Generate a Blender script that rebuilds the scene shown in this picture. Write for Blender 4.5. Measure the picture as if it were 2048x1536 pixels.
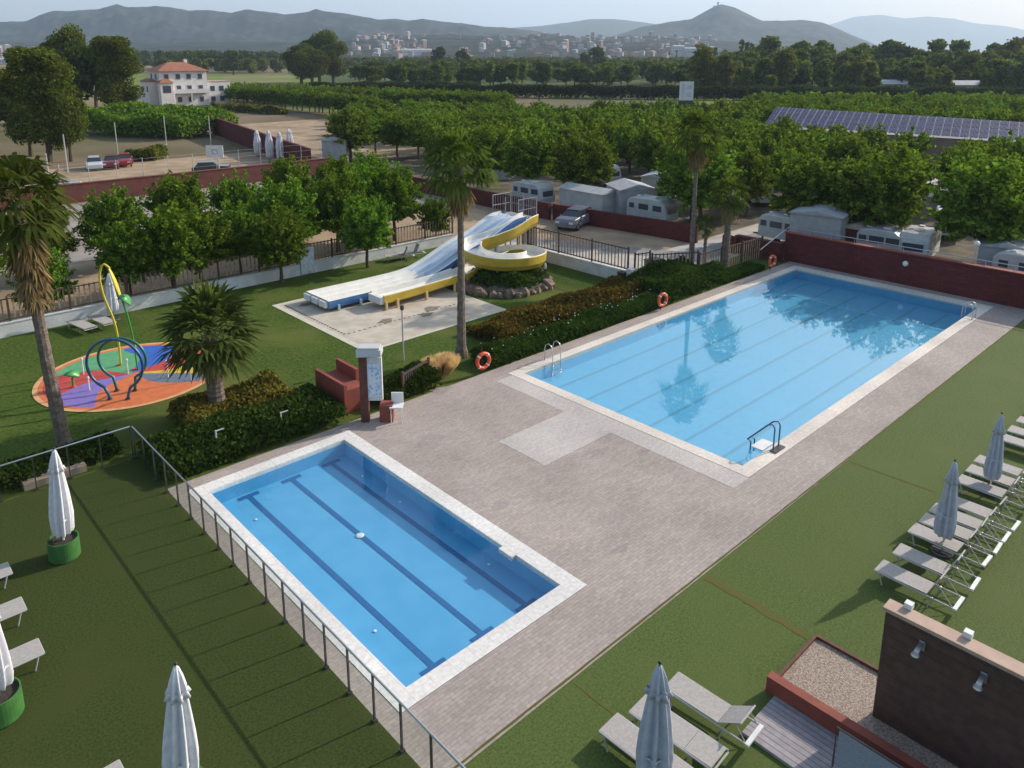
import bpy, math, random
import numpy as np
from mathutils import Vector, Matrix
RAD = math.radians
random.seed(7)
for o in list(bpy.data.objects): bpy.data.objects.remove(o)
scene = bpy.context.scene
COL = scene.collection

# ------------------------------------------------------------------ camera, sky, sun, exposure
CAM = np.array([-22.2476, -22.8980, 13.826])
RGT = np.array([0.729169, -0.684333, 0.001146])
UPV = np.array([0.155384, 0.167195, 0.973602])
FWD = np.array([0.666460, 0.709742, -0.228248])
FPX, PPX, PPY = 1542.56, 1024.0, 468.634
cd = bpy.data.cameras.new('camera'); cam = bpy.data.objects.new('camera', cd); COL.objects.link(cam)
m = Matrix.Identity(4)
for i in range(3):
    m[i][0] = RGT[i]; m[i][1] = UPV[i]; m[i][2] = -FWD[i]; m[i][3] = CAM[i]
cam.matrix_world = m
cd.sensor_width = 36; cd.lens = 36 * FPX / 2048; cd.shift_y = -(768 - PPY) / 2048
cd.clip_start = 0.1; cd.clip_end = 40000
scene.camera = cam

SUN_AZ, SUN_EL = RAD(-12), RAD(28)
world = bpy.data.worlds.new('World'); scene.world = world; world.use_nodes = True
wn = world.node_tree; bg = wn.nodes['Background']
sky = wn.nodes.new('ShaderNodeTexSky'); sky.sky_type = 'NISHITA'; sky.sun_disc = False
sky.sun_elevation = SUN_EL; sky.sun_rotation = math.pi/2 - SUN_AZ
sky.air_density = 1.5; sky.dust_density = 2.2; sky.ozone_density = 1.3; sky.altitude = 50
wn.links.new(sky.outputs[0], bg.inputs[0]); bg.inputs[1].default_value = 0.14
sd = bpy.data.lights.new('sun', 'SUN'); sun = bpy.data.objects.new('sun', sd); COL.objects.link(sun)
sd.energy = 5.0; sd.angle = RAD(0.7); sd.color = (1.0, 0.90, 0.78)
sdir = Vector((math.cos(SUN_EL)*math.cos(SUN_AZ), math.cos(SUN_EL)*math.sin(SUN_AZ), math.sin(SUN_EL)))
sun.rotation_euler = sdir.to_track_quat('Z', 'Y').to_euler(); sun.location = (60, -20, 60)
scene.render.engine = 'CYCLES'
scene.view_settings.view_transform = 'Standard'; scene.view_settings.look = 'None'
scene.view_settings.exposure = 0.40; scene.view_settings.gamma = 1
scene.render.resolution_x = 1024; scene.render.resolution_y = 768
scene.cycles.max_bounces = 8; scene.cycles.transparent_max_bounces = 16
scene.cycles.volume_bounces = 1

# ------------------------------------------------------------------ helpers
def ray(px, py): return FWD + (px-PPX)/FPX*RGT - (py-PPY)/FPX*UPV
def at(px, py, z=0.0):            # point of the level z seen at a pixel of the 2048 px photograph
    d = ray(px, py); t = (z-CAM[2])/d[2]; p = CAM + d*t; return (float(p[0]), float(p[1]), z)
def depth_at(px, py, t):          # point at forward depth t on the ray through a pixel
    p = CAM + ray(px, py)*t; return (float(p[0]), float(p[1]), float(p[2]))
def gd(px, t):                    # ground point in column px at depth t
    d = ray(px, 105); return (float(CAM[0]+d[0]*t), float(CAM[1]+d[1]*t), 0.0)
def pix(p):
    d = np.array(p, float)-CAM; z = d@FWD
    return (PPX+FPX*(d@RGT)/z, PPY-FPX*(d@UPV)/z, z)

def tag(o, label=None, cat=None, group=None, kind=None):
    if label: o['label'] = label
    if cat: o['category'] = cat
    if group: o['group'] = group
    if kind: o['kind'] = kind
    return o
def empty(name, loc, rz=0.0, label=None, cat=None, group=None):
    o = bpy.data.objects.new(name, None); o.empty_display_size = 0.2; COL.objects.link(o)
    o.location = loc; o.rotation_euler = (0, 0, rz); return tag(o, label, cat, group)
def copy_tree(o, parent=None):
    c = o.copy(); COL.objects.link(c)
    if parent: c.parent = parent
    for ch in list(o.children): copy_tree(ch, c)
    return c

class MB:
    def __init__(s): s.v = []; s.f = []; s.m = []; s.smooth = False
    def add(s, vs, fs, mi=0):
        n = len(s.v); s.v += [tuple(v) for v in vs]; s.f += [tuple(i+n for i in f) for f in fs]; s.m += [mi]*len(fs)
    def box(s, c, d, rz=0, mi=0, rx=0, ry=0):
        R = Matrix.Rotation(rz, 3, 'Z') @ Matrix.Rotation(ry, 3, 'Y') @ Matrix.Rotation(rx, 3, 'X')
        vs = []
        for z in (-.5, .5):
            for x, y in ((-.5, -.5), (.5, -.5), (.5, .5), (-.5, .5)):
                p = R @ Vector((x*d[0], y*d[1], z*d[2])); vs.append((p[0]+c[0], p[1]+c[1], p[2]+c[2]))
        s.add(vs, [(3,2,1,0),(4,5,6,7),(0,1,5,4),(1,2,6,5),(2,3,7,6),(3,0,4,7)], mi); return s
    def bx(s, x0, x1, y0, y1, z0, z1, mi=0): return s.box(((x0+x1)/2,(y0+y1)/2,(z0+z1)/2),(abs(x1-x0),abs(y1-y0),abs(z1-z0)),0,mi)
    def tube(s, pts, r, n=6, mi=0, caps=True, rs=None):
        pts = [Vector(p) for p in pts]; L = len(pts); rings = []
        prev = None
        for i, p in enumerate(pts):
            t = (pts[min(i+1,L-1)]-pts[max(i-1,0)])
            if t.length < 1e-9: t = Vector((0,0,1))
            t.normalize()
            a = prev if prev is not None else (Vector((1,0,0)) if abs(t.x) < .8 else Vector((0,1,0)))
            u = (a - t*a.dot(t))
            if u.length < 1e-6: u = Vector((0,1,0)) - t*t.y
            u.normalize(); prev = u; w = t.cross(u)
            rr = rs[i] if rs else r
            rings.append([p + u*(rr*math.cos(2*math.pi*k/n)) + w*(rr*math.sin(2*math.pi*k/n)) for k in range(n)])
        vs = [v for rg in rings for v in rg]; fs = []
        for i in range(L-1):
            for k in range(n):
                a = i*n+k; b = i*n+(k+1)%n; fs.append((a, b, b+n, a+n))
        if caps: fs.append(tuple(range(n))[::-1]); fs.append(tuple((L-1)*n+k for k in range(n)))
        s.add(vs, fs, mi); return s
    def lathe(s, prof, c=(0,0,0), n=20, mi=0, wob=None):
        vs = []; fs = []
        for j, (r, z) in enumerate(prof):
            for k in range(n):
                a = 2*math.pi*k/n; q = r*(wob(a, j) if wob else 1)
                vs.append((c[0]+q*math.cos(a), c[1]+q*math.sin(a), c[2]+z))
        for j in range(len(prof)-1):
            for k in range(n):
                a = j*n+k; b = j*n+(k+1)%n; fs.append((a, b, b+n, a+n))
        s.add(vs, fs, mi); return s
    def prism(s, poly, z0, z1, mi=0):
        n = len(poly); vs = [(x,y,z0) for x,y in poly]+[(x,y,z1) for x,y in poly]
        fs = [tuple(range(n))[::-1], tuple(range(n, 2*n))]+[(i,(i+1)%n,(i+1)%n+n,i+n) for i in range(n)]
        s.add(vs, fs, mi); return s
    def sheet(s, poly, z, mi=0):
        s.add([(p[0],p[1],z) for p in poly], [tuple(range(len(poly)))], mi); return s
    def rect(s, x0, x1, y0, y1, z, mi=0): return s.sheet([(x0,y0),(x1,y0),(x1,y1),(x0,y1)], z, mi)
    def sphere(s, c, r, n=10, m_=6, mi=0, sc=(1,1,1)):
        vs = []; fs = []
        for j in range(m_+1):
            ph = math.pi*j/m_
            for k in range(n):
                a = 2*math.pi*k/n
                vs.append((c[0]+sc[0]*r*math.sin(ph)*math.cos(a), c[1]+sc[1]*r*math.sin(ph)*math.sin(a), c[2]+sc[2]*r*math.cos(ph)))
        for j in range(m_):
            for k in range(n):
                a = j*n+k; b = j*n+(k+1)%n; fs.append((a, a+n, b+n, b))
        s.add(vs, fs, mi); return s
    def build(s, name, mats, parent=None, world=False, smooth=False):
        """world=True: vertices were given in scene coordinates, parent is an unrotated Empty"""
        if not isinstance(mats, (list, tuple)): mats = [mats]
        off = Vector((0,0,0))
        if parent is not None and world:
            p = parent
            while p is not None: off += p.location; p = p.parent
        me = bpy.data.meshes.new(name)
        me.from_pydata([(v[0]-off[0], v[1]-off[1], v[2]-off[2]) for v in s.v], [], s.f)
        for mt in mats: me.materials.append(mt)
        if len(mats) > 1: me.polygons.foreach_set('material_index', s.m)
        if smooth or s.smooth: me.polygons.foreach_set('use_smooth', [True]*len(me.polygons))
        me.validate(); me.update()
        o = bpy.data.objects.new(name, me); COL.objects.link(o)
        if parent is not None: o.parent = parent
        return o

# ------------------------------------------------------------------ materials
def M(name, c1, c2=None, scale=4.0, rough=0.7, bump=0.0, bscale=None, metal=0.0, detail=4, spec=0.5, coat=0, low=.38, high=.62, c3=None, s3=.2):
    mt = bpy.data.materials.new(name); mt.use_nodes = True; nt = mt.node_tree; b = nt.nodes['Principled BSDF']
    b.inputs['Roughness'].default_value = rough; b.inputs['Metallic'].default_value = metal
    b.inputs['Specular IOR Level'].default_value = spec
    if coat: b.inputs['Coat Weight'].default_value = coat
    b.inputs['Base Color'].default_value = (*c1, 1)
    geo = nt.nodes.new('ShaderNodeNewGeometry'); vec = geo.outputs['Position']
    def noise(sc, dt=4):
        n = nt.nodes.new('ShaderNodeTexNoise'); n.inputs['Scale'].default_value = sc; n.inputs['Detail'].default_value = dt
        nt.links.new(vec, n.inputs['Vector']); return n
    if c2:
        n = noise(scale, detail); r = nt.nodes.new('ShaderNodeMapRange')
        r.inputs[1].default_value = low; r.inputs[2].default_value = high
        nt.links.new(n.outputs[0], r.inputs[0])
        mx = nt.nodes.new('ShaderNodeMix'); mx.data_type = 'RGBA'
        mx.inputs[6].default_value = (*c1, 1); mx.inputs[7].default_value = (*c2, 1)
        nt.links.new(r.outputs[0], mx.inputs[0]); out = mx.outputs[2]
        if c3:
            n3 = noise(s3, 3); r3 = nt.nodes.new('ShaderNodeMapRange'); r3.inputs[1].default_value = .48; r3.inputs[2].default_value = .7
            nt.links.new(n3.outputs[0], r3.inputs[0])
            m3 = nt.nodes.new('ShaderNodeMix'); m3.data_type = 'RGBA'; m3.inputs[7].default_value = (*c3, 1)
            nt.links.new(out, m3.inputs[6]); nt.links.new(r3.outputs[0], m3.inputs[0]); out = m3.outputs[2]
        nt.links.new(out, b.inputs['Base Color'])
    if bump:
        n2 = noise(bscale or scale*3, 5); bp = nt.nodes.new('ShaderNodeBump')
        bp.inputs['Strength'].default_value = bump; bp.inputs['Distance'].default_value = 0.05
        nt.links.new(n2.outputs[0], bp.inputs['Height']); nt.links.new(bp.outputs[0], b.inputs['Normal'])
    return mt
def leafmat(name, dark, light, trans=0.35, tcol=None, big=None):
    mt = bpy.data.materials.new(name); mt.use_nodes = True; nt = mt.node_tree; nt.nodes.remove(nt.nodes['Principled BSDF'])
    out = nt.nodes['Material Output']; geo = nt.nodes.new('ShaderNodeNewGeometry')
    cr = nt.nodes.new('ShaderNodeMix'); cr.data_type = 'RGBA'; cr.inputs[6].default_value = (*dark,1); cr.inputs[7].default_value = (*light,1)
    nt.links.new(geo.outputs['Random Per Island'], cr.inputs[0]); c = cr.outputs[2]
    oi = nt.nodes.new('ShaderNodeObjectInfo')
    hs = nt.nodes.new('ShaderNodeHueSaturation'); mr = nt.nodes.new('ShaderNodeMapRange')
    mr.inputs[3].default_value = 0.78; mr.inputs[4].default_value = 1.22; nt.links.new(oi.outputs['Random'], mr.inputs[0])
    nt.links.new(mr.outputs[0], hs.inputs['Value']); nt.links.new(c, hs.inputs['Color'])
    mr2 = nt.nodes.new('ShaderNodeMapRange'); mr2.inputs[3].default_value = 0.485; mr2.inputs[4].default_value = 0.515
    nt.links.new(oi.outputs['Random'], mr2.inputs[0]); nt.links.new(mr2.outputs[0], hs.inputs['Hue'])
    d = nt.nodes.new('ShaderNodeBsdfDiffuse'); t = nt.nodes.new('ShaderNodeBsdfTranslucent'); mx = nt.nodes.new('ShaderNodeMixShader')
    nt.links.new(hs.outputs[0], d.inputs[0])
    tm = nt.nodes.new('ShaderNodeMix'); tm.data_type = 'RGBA'; tm.blend_type = 'MULTIPLY'; tm.inputs[0].default_value = 1
    tm.inputs[7].default_value = (*(tcol or (1.5,1.6,.6)), 1)
    nt.links.new(hs.outputs[0], tm.inputs[6]); nt.links.new(tm.outputs[2], t.inputs[0])
    mx.inputs[0].default_value = trans
    nt.links.new(d.outputs[0], mx.inputs[1]); nt.links.new(t.outputs[0], mx.inputs[2])
    nt.links.new(mx.outputs[0], out.inputs[0]); return mt
def glassmat(name, tint, refl=1.0, rough=0.02, ior=1.45, ripple=0.0, rscale=2.0):
    mt = bpy.data.materials.new(name); mt.use_nodes = True; nt = mt.node_tree; nt.nodes.remove(nt.nodes['Principled BSDF'])
    out = nt.nodes['Material Output']
    tr = nt.nodes.new('ShaderNodeBsdfTransparent'); tr.inputs[0].default_value = (*tint, 1)
    gl = nt.nodes.new('ShaderNodeBsdfGlossy'); gl.inputs['Roughness'].default_value = rough
    fr = nt.nodes.new('ShaderNodeFresnel'); fr.inputs[0].default_value = ior
    mx = nt.nodes.new('ShaderNodeMixShader')
    gb = nt.nodes.new('ShaderNodeNewGeometry'); sb = nt.nodes.new('ShaderNodeMath'); sb.operation = 'SUBTRACT'; sb.inputs[0].default_value = 1; nt.links.new(gb.outputs['Backfacing'], sb.inputs[1])
    ml = nt.nodes.new('ShaderNodeMath'); ml.operation = 'MULTIPLY'; nt.links.new(fr.outputs[0], ml.inputs[0]); nt.links.new(sb.outputs[0], ml.inputs[1]); nt.links.new(ml.outputs[0], mx.inputs[0])
    nt.links.new(tr.outputs[0], mx.inputs[1]); nt.links.new(gl.outputs[0], mx.inputs[2]); nt.links.new(mx.outputs[0], out.inputs[0])
    if ripple:
        geo = nt.nodes.new('ShaderNodeNewGeometry'); n = nt.nodes.new('ShaderNodeTexNoise'); n.inputs['Scale'].default_value = rscale; n.inputs['Detail'].default_value = 3
        nt.links.new(geo.outputs['Position'], n.inputs['Vector'])
        bp = nt.nodes.new('ShaderNodeBump'); bp.inputs['Strength'].default_value = ripple; bp.inputs['Distance'].default_value = 0.02
        nt.links.new(n.outputs[0], bp.inputs['Height']); nt.links.new(bp.outputs[0], gl.inputs['Normal']); nt.links.new(bp.outputs[0], fr.inputs['Normal'])
    return mt
def brickmat(name, c1, c2, mortar, scale, bw, bh, rough=.85, msize=.02, rot=0, off=.5, big=None, bump=.3, wall=False):
    mt = bpy.data.materials.new(name); mt.use_nodes = True; nt = mt.node_tree; b = nt.nodes['Principled BSDF']
    b.inputs['Roughness'].default_value = rough; b.inputs['Specular IOR Level'].default_value = .3
    geo = nt.nodes.new('ShaderNodeNewGeometry'); mp = nt.nodes.new('ShaderNodeMapping'); mp.inputs['Rotation'].default_value = (0,0,rot)
    if wall:
        sx = nt.nodes.new('ShaderNodeSeparateXYZ'); cx = nt.nodes.new('ShaderNodeCombineXYZ'); ad = nt.nodes.new('ShaderNodeMath')
        nt.links.new(geo.outputs['Position'], sx.inputs[0]); nt.links.new(sx.outputs[0], ad.inputs[0]); nt.links.new(sx.outputs[1], ad.inputs[1])
        nt.links.new(ad.outputs[0], cx.inputs[0]); nt.links.new(sx.outputs[2], cx.inputs[1]); nt.links.new(cx.outputs[0], mp.inputs[0])
    else: nt.links.new(geo.outputs['Position'], mp.inputs[0])
    br = nt.nodes.new('ShaderNodeTexBrick'); br.inputs['Scale'].default_value = scale; br.offset = off
    br.inputs['Color1'].default_value = (*c1,1); br.inputs['Color2'].default_value = (*c2,1); br.inputs['Mortar'].default_value = (*mortar,1)
    br.inputs['Mortar Size'].default_value = msize; br.inputs['Brick Width'].default_value = bw; br.inputs['Row Height'].default_value = bh
    nt.links.new(mp.outputs[0], br.inputs['Vector'])
    n = nt.nodes.new('ShaderNodeTexNoise'); n.inputs['Scale'].default_value = .35; n.inputs['Detail'].default_value = 6
    nt.links.new(geo.outputs['Position'], n.inputs['Vector'])
    mr = nt.nodes.new('ShaderNodeMapRange'); mr.inputs[1].default_value = .3; mr.inputs[2].default_value = .7; mr.inputs[3].default_value = .84; mr.inputs[4].default_value = 1.14
    nt.links.new(n.outputs[0], mr.inputs[0])
    n2 = nt.nodes.new('ShaderNodeTexNoise'); n2.inputs['Scale'].default_value = 9; n2.inputs['Detail'].default_value = 4
    nt.links.new(geo.outputs['Position'], n2.inputs['Vector'])
    mr2 = nt.nodes.new('ShaderNodeMapRange'); mr2.inputs[1].default_value = .3; mr2.inputs[2].default_value = .7; mr2.inputs[3].default_value = .88; mr2.inputs[4].default_value = 1.12
    nt.links.new(n2.outputs[0], mr2.inputs[0])
    mu = nt.nodes.new('ShaderNodeMath'); mu.operation = 'MULTIPLY'; nt.links.new(mr.outputs[0], mu.inputs[0]); nt.links.new(mr2.outputs[0], mu.inputs[1])
    hs = nt.nodes.new('ShaderNodeHueSaturation'); nt.links.new(br.outputs[0], hs.inputs['Color']); nt.links.new(mu.outputs[0], hs.inputs['Value'])
    nt.links.new(hs.outputs[0], b.inputs['Base Color'])
    bp = nt.nodes.new('ShaderNodeBump'); bp.inputs['Strength'].default_value = bump; bp.inputs['Distance'].default_value = 0.01; bp.invert = True
    nt.links.new(br.outputs['Fac'], bp.inputs['Height']); nt.links.new(bp.outputs[0], b.inputs['Normal'])
    return mt

K = {}
K['deck'] = brickmat('deck_pavers', (.39,.33,.295), (.325,.275,.25), (.28,.24,.225), 1.0, .30, .10, msize=.008)
K['deck_pale'] = brickmat('pale_pavers', (.50,.46,.43), (.46,.42,.395), (.40,.37,.35), 1.0, .30, .10, msize=.008)
K['coping'] = brickmat('coping_stone', (.66,.59,.52), (.62,.56,.50), (.52,.47,.42), 1.0, .6, 3.0, msize=.008, bump=.1)
K['coping_white'] = brickmat('white_coping', (.70,.67,.64), (.66,.635,.61), (.54,.52,.50), 1.0, .6, 3.0, msize=.008, bump=.1)
K['turf'] = M('artificial_turf', (.108,.148,.032), (.050,.078,.015), 18, .85, .5, 90, detail=6, low=.30, high=.70, c3=(.090,.120,.028), s3=.35, spec=.25)
K['turf_dark'] = M('dark_artificial_turf', (.060,.080,.018), (.028,.042,.008), 18, .9, .5, 90, detail=6, low=.30, high=.70, c3=(.052,.064,.016), s3=.4, spec=.15)  # left terrace turf, in darker greens than the right terrace
K['lawn'] = M('grass_lawn', (.095,.145,.020), (.032,.064,.008), 7, .95, .9, 60, detail=7, low=.3, high=.7, c3=(.13,.145,.035), s3=.22, spec=.15)
K['ground'] = M('dry_soil', (.20,.15,.10), (.13,.105,.06), .06, .95, .3, 3, c3=(.10,.11,.045), s3=.012, spec=.1)
K['sand'] = M('sandy_dirt', (.40,.30,.20), (.30,.22,.15), .5, .95, .4, 8, c3=(.24,.18,.12), s3=.12, spec=.1)
K['campsoil'] = M('camp_soil', (.17,.14,.105), (.09,.08,.06), .6, .95, .4, 8, spec=.1)
K['concrete'] = M('pale_concrete', (.46,.42,.38), (.38,.35,.32), 1.2, .85, .2, 20)
K['asphalt'] = M('grey_road', (.26,.25,.24), (.20,.195,.19), .8, .9, .2, 20)
K['pad'] = M('beige_slab', (.52,.46,.38), (.44,.38,.31), 1.6, .85, .15, 20, c3=(.38,.32,.25), s3=.5)
K['padedge'] = M('pale_slab_border', (.56,.53,.42), (.50,.47,.38), 2, .85)
K['tile_big'] = M('pool_tiles', (.105,.40,.60), (.12,.43,.63), 3, .4)
K['tile_small'] = M('pool_tiles_deep', (.10,.35,.57), (.12,.38,.60), 1.2, .4)
K['lane'] = M('lane_tiles', (.02,.11,.28), (.03,.13,.30), 8, .4)
K['lane_pale'] = M('faint_lane_tiles', (.08,.31,.45), (.085,.32,.46), 8, .4)
K['water'] = glassmat('pool_water', (.85,.95,.99), ior=2.0, rough=0.0, ripple=.045, rscale=2.6)
K['water_small'] = glassmat('small_pool_water', (.85,.95,.99), ior=1.45, rough=0.0, ripple=.06, rscale=3.0)
K['glass'] = glassmat('clear_glass', (.94,.96,.95), ior=1.45)
K['steel'] = M('brushed_steel', (.55,.56,.57), None, rough=.3, metal=.9)
K['darksteel'] = M('dark_steel', (.12,.12,.12), (.09,.09,.09), 5, .45, metal=.7)
K['white'] = M('white_paint', (.74,.74,.73), (.66,.66,.65), 3, .5)
K['whitewall'] = M('whitewashed_wall', (.66,.66,.65), (.54,.54,.53), 1.3, .9, .2, 14)
K['fabric'] = M('parasol_fabric', (.72,.72,.74), (.62,.62,.66), 6, .9, .25, 30)
K['fabric_grey'] = M('grey_parasol_fabric', (.46,.49,.55), (.38,.41,.48), 6, .9, .25, 30)
K['sling'] = M('lounger_sling', (.40,.37,.345), (.34,.315,.295), 18, .85, .2, 120)
K['potgreen'] = M('green_planter', (.05,.17,.035), (.04,.13,.03), 4, .55)
K['soil'] = M('planter_soil', (.05,.04,.03), (.03,.025,.02), 10, .95, .6, 30)
K['redwall'] = brickmat('red_brown_wall', (.13,.028,.026), (.09,.022,.022), (.065,.02,.02), 1.0, .5, .2, msize=.012, wall=True)
K['redpaint'] = M('red_brown_render', (.26,.06,.038), (.20,.048,.033), 2, .8, .15, 20)
K['wood'] = M('reddish_wood', (.10,.055,.04), (.065,.038,.03), 5, .7, .3, 20)
K['cap'] = M('pink_cap_stone', (.46,.32,.25), (.40,.28,.22), 3, .8)
K['pebble'] = M('pebbles', (.46,.37,.30), (.24,.18,.14), 22, .9, 1.0, 40, detail=2)
K['ramp'] = brickmat('ramp_boards', (.32,.29,.30), (.27,.25,.265), (.13,.12,.12), 1.0, 8., .14, msize=.01, off=0, rot=RAD(90))
K['picket'] = M('weathered_pickets', (.36,.27,.18), (.22,.15,.10), 6, .85)
K['rail'] = M('brown_rail', (.09,.05,.033), (.06,.035,.025), 5, .7)
K['trunk'] = M('tree_bark', (.11,.085,.06), (.065,.05,.036), 9, .95, .8, 25)
K['palmtrunk'] = M('palm_bark', (.20,.16,.13), (.12,.092,.072), 7, .95, .9, 18)
K['red_ring'] = M('lifebuoy_orange', (.68,.085,.035), None, rough=.45)
K['rust'] = M('rusted_steel', (.13,.045,.03), (.09,.03,.022), 6, .8)
K['carglass'] = M('car_glass', (.02,.025,.03), None, rough=.08, spec=.8)
K['tyre'] = M('tyre_rubber', (.02,.02,.02), None, rough=.9)
K['caravan'] = M('caravan_white', (.50,.51,.50), (.42,.43,.43), 1.5, .45)
K['caravan_win'] = M('caravan_window', (.07,.08,.10), None, rough=.15)
K['awning'] = M('grey_awning', (.40,.41,.43), (.33,.34,.37), 2, .8)
K['awning_tan'] = M('tan_awning', (.48,.40,.30), (.40,.33,.25), 2, .8)
K['rooftile'] = M('terracotta_tiles', (.34,.13,.075), (.24,.09,.055), 2, .85, .4, 10)
K['bwhite'] = M('house_white', (.74,.70,.68), (.66,.62,.60), .5, .85)
K['bcream'] = M('house_cream', (.58,.46,.36), (.50,.40,.32), .5, .85)
K['bgrey'] = M('shed_grey', (.50,.50,.50), (.42,.42,.43), .5, .7)
K['winglass'] = M('window_dark', (.06,.07,.09), None, rough=.25)
K['slide_blue'] = M('slide_blue', (.06,.16,.34), (.045,.12,.28), 2, .35)
K['slide_pale'] = M('slide_pale_blue', (.50,.60,.72), (.42,.53,.66), 1.5, .3)
K['slide_white'] = M('slide_white', (.76,.74,.68), (.68,.67,.64), 2, .35)
K['slide_yellow'] = M('slide_yellow', (.56,.40,.05), (.47,.33,.04), 1.5, .4)
K['support'] = M('slide_support', (.60,.42,.20), (.52,.37,.18), 2, .6)
K['support_b'] = M('slide_support_blue', (.28,.42,.55), (.24,.37,.5), 2, .6)
K['rock'] = M('island_rocks', (.26,.18,.12), (.13,.10,.07), 3, .95, 1.0, 8)
K['black'] = M('black_plastic', (.02,.02,.02), None, rough=.5)
K['yellow'] = M('cane_yellow', (.60,.52,.05), None, rough=.4)
K['green'] = M('cane_green', (.05,.28,.06), None, rough=.4)
K['hoopblue'] = M('hoop_blue', (.03,.11,.22), None, rough=.35)
K['hoopgreen'] = M('hoop_green', (.03,.15,.13), None, rough=.35)
L_CAMP = leafmat('mulberry_leaves', (.048,.085,.012), (.21,.29,.045), .28)
L_CAMPD = leafmat('deep_green_leaves', (.045,.095,.012), (.17,.25,.034), .28)
L_DARK = leafmat('dark_evergreen_leaves', (.022,.040,.010), (.085,.11,.025), .2)
L_OLIVE = leafmat('olive_green_leaves', (.045,.058,.012), (.19,.19,.045), .25)
L_FAR = leafmat('far_wood_leaves', (.035,.055,.012), (.17,.20,.045), .25)
L_HEDGE = leafmat('oleander_leaves', (.022,.045,.010), (.055,.085,.018), .22)
L_RUST = leafmat('rusty_shrub_leaves', (.045,.062,.014), (.23,.17,.042), .3, (1.4,1.2,.6))
L_PALM = leafmat('palm_fronds', (.045,.070,.016), (.10,.13,.03), .3)
L_SKIRT = leafmat('dead_palm_fronds', (.16,.12,.055), (.36,.27,.13), .25, (1.2,1.1,.8))
L_DRY = leafmat('dry_grass_blades', (.72,.55,.26), (.90,.75,.42), .35, (1.2,1.1,.8))
L_REED = leafmat('reed_leaves', (.035,.05,.02), (.06,.075,.03), .2)

# ------------------------------------------------------------------ foliage
def leaf_quads(P, size, rng, up=0.0, elong=1.0):
    n = len(P); a = rng.normal(size=(n,3)); a[:,2] += up
    a /= np.linalg.norm(a,axis=1)[:,None]
    b = rng.normal(size=(n,3)); b -= a*(a*b).sum(1)[:,None]; b /= np.linalg.norm(b,axis=1)[:,None]
    s = size*(.6+.8*rng.random(n))[:,None]
    u = a*s*elong; v = b*s*.62
    V = np.stack([P-u, P+v*.9-u*.1, P+u, P-v*.9+u*.1],1).reshape(-1,3)
    return V
def cloud_mesh(name, V, mat):
    n = len(V)//4; me = bpy.data.meshes.new(name)
    me.vertices.add(len(V)); me.vertices.foreach_set('co', V.astype(np.float32).ravel())
    me.loops.add(4*n); me.loops.foreach_set('vertex_index', np.arange(4*n, dtype=np.int32))
    me.polygons.add(n); me.polygons.foreach_set('loop_start', np.arange(0,4*n,4, dtype=np.int32)); me.polygons.foreach_set('loop_total', np.full(n,4,dtype=np.int32))
    me.materials.append(mat); me.update(calc_edges=True); me.validate(); return me
def mobj(name, me, parent=None, loc=None):
    o = bpy.data.objects.new(name, me); COL.objects.link(o)
    if parent is not None: o.parent = parent
    if loc: o.location = loc
    return o
def mulberry_pts(rng, R, Rz, zc, nshoot, nleaf, jit):
    """upright pollard shoots fanning out of a flat head"""
    P = []
    per = nleaf//nshoot
    for i in range(nshoot):
        az = rng.random()*2*math.pi; el = math.asin(min(1, max(-.62, rng.random()*1.6-.6)))
        L = .70+.36*rng.random()
        if el > .5: L *= 1+.28*rng.random()
        d = np.array([math.cos(az)*math.cos(el)*R, math.sin(az)*math.cos(el)*R, math.sin(el)*Rz])*L
        t = .30+.75*np.sqrt(rng.random(per))
        p = d[None,:]*t[:,None]; p[:,2] += .26*Rz*t**2*(1 if el > 0 else .25)
        p += rng.normal(size=(per,3))*jit*np.array([1,1,.8])
        P.append(p)
    q = rng.normal(size=(nleaf//4,3)); q *= (.62*rng.random(len(q))**.4/np.linalg.norm(q,axis=1))[:,None]*np.array([R,R,Rz]); P.append(q)
    P = np.concatenate(P); P[:,2] += zc; return P
def lobed_pts(rng, R, Rz, zc, nl, nleaf, flat=.35, shell=.55):
    P = []
    for i in range(nl):
        az = rng.random()*6.283; rr = R*.62*math.sqrt(rng.random()); z = zc + Rz*(rng.random()*1.5-.75)
        k = math.sqrt(max(.1, 1-((z-zc)/Rz)**2)); c = np.array([rr*k*math.cos(az), rr*k*math.sin(az), z])
        q = rng.normal(size=(nleaf//nl,3)); q /= np.linalg.norm(q,axis=1)[:,None]
        rad = (shell+(1-shell)*rng.random(len(q)))*(R*(.30+.22*rng.random()))
        P.append(c + q*rad[:,None]*np.array([1,1,.8]))
    return np.concatenate(P)
def trunk_mesh(name, h, r, limbs, rng, mat, spread=.5, lh=.5):
    b = MB()
    b.tube([(0,0,-.1),(.03*h,0,h*.4),(0,.02*h,h)], r, 7, rs=[r*1.25,r,r*.75])
    for i in range(limbs):
        a = i*6.283/limbs+rng.random(); e = spread*(.7+.5*rng.random())
        b.tube([(0,0,h*(.8+.15*rng.random())),(e*.5*math.cos(a),e*.5*math.sin(a),h+lh*.5),(e*math.cos(a),e*math.sin(a),h+lh*(1.0+.4*rng.random()))], r*.4, 5, rs=[r*.6,r*.42,r*.2])
    o = b.build(name, mat); me = o.data; bpy.data.objects.remove(o); return me
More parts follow.
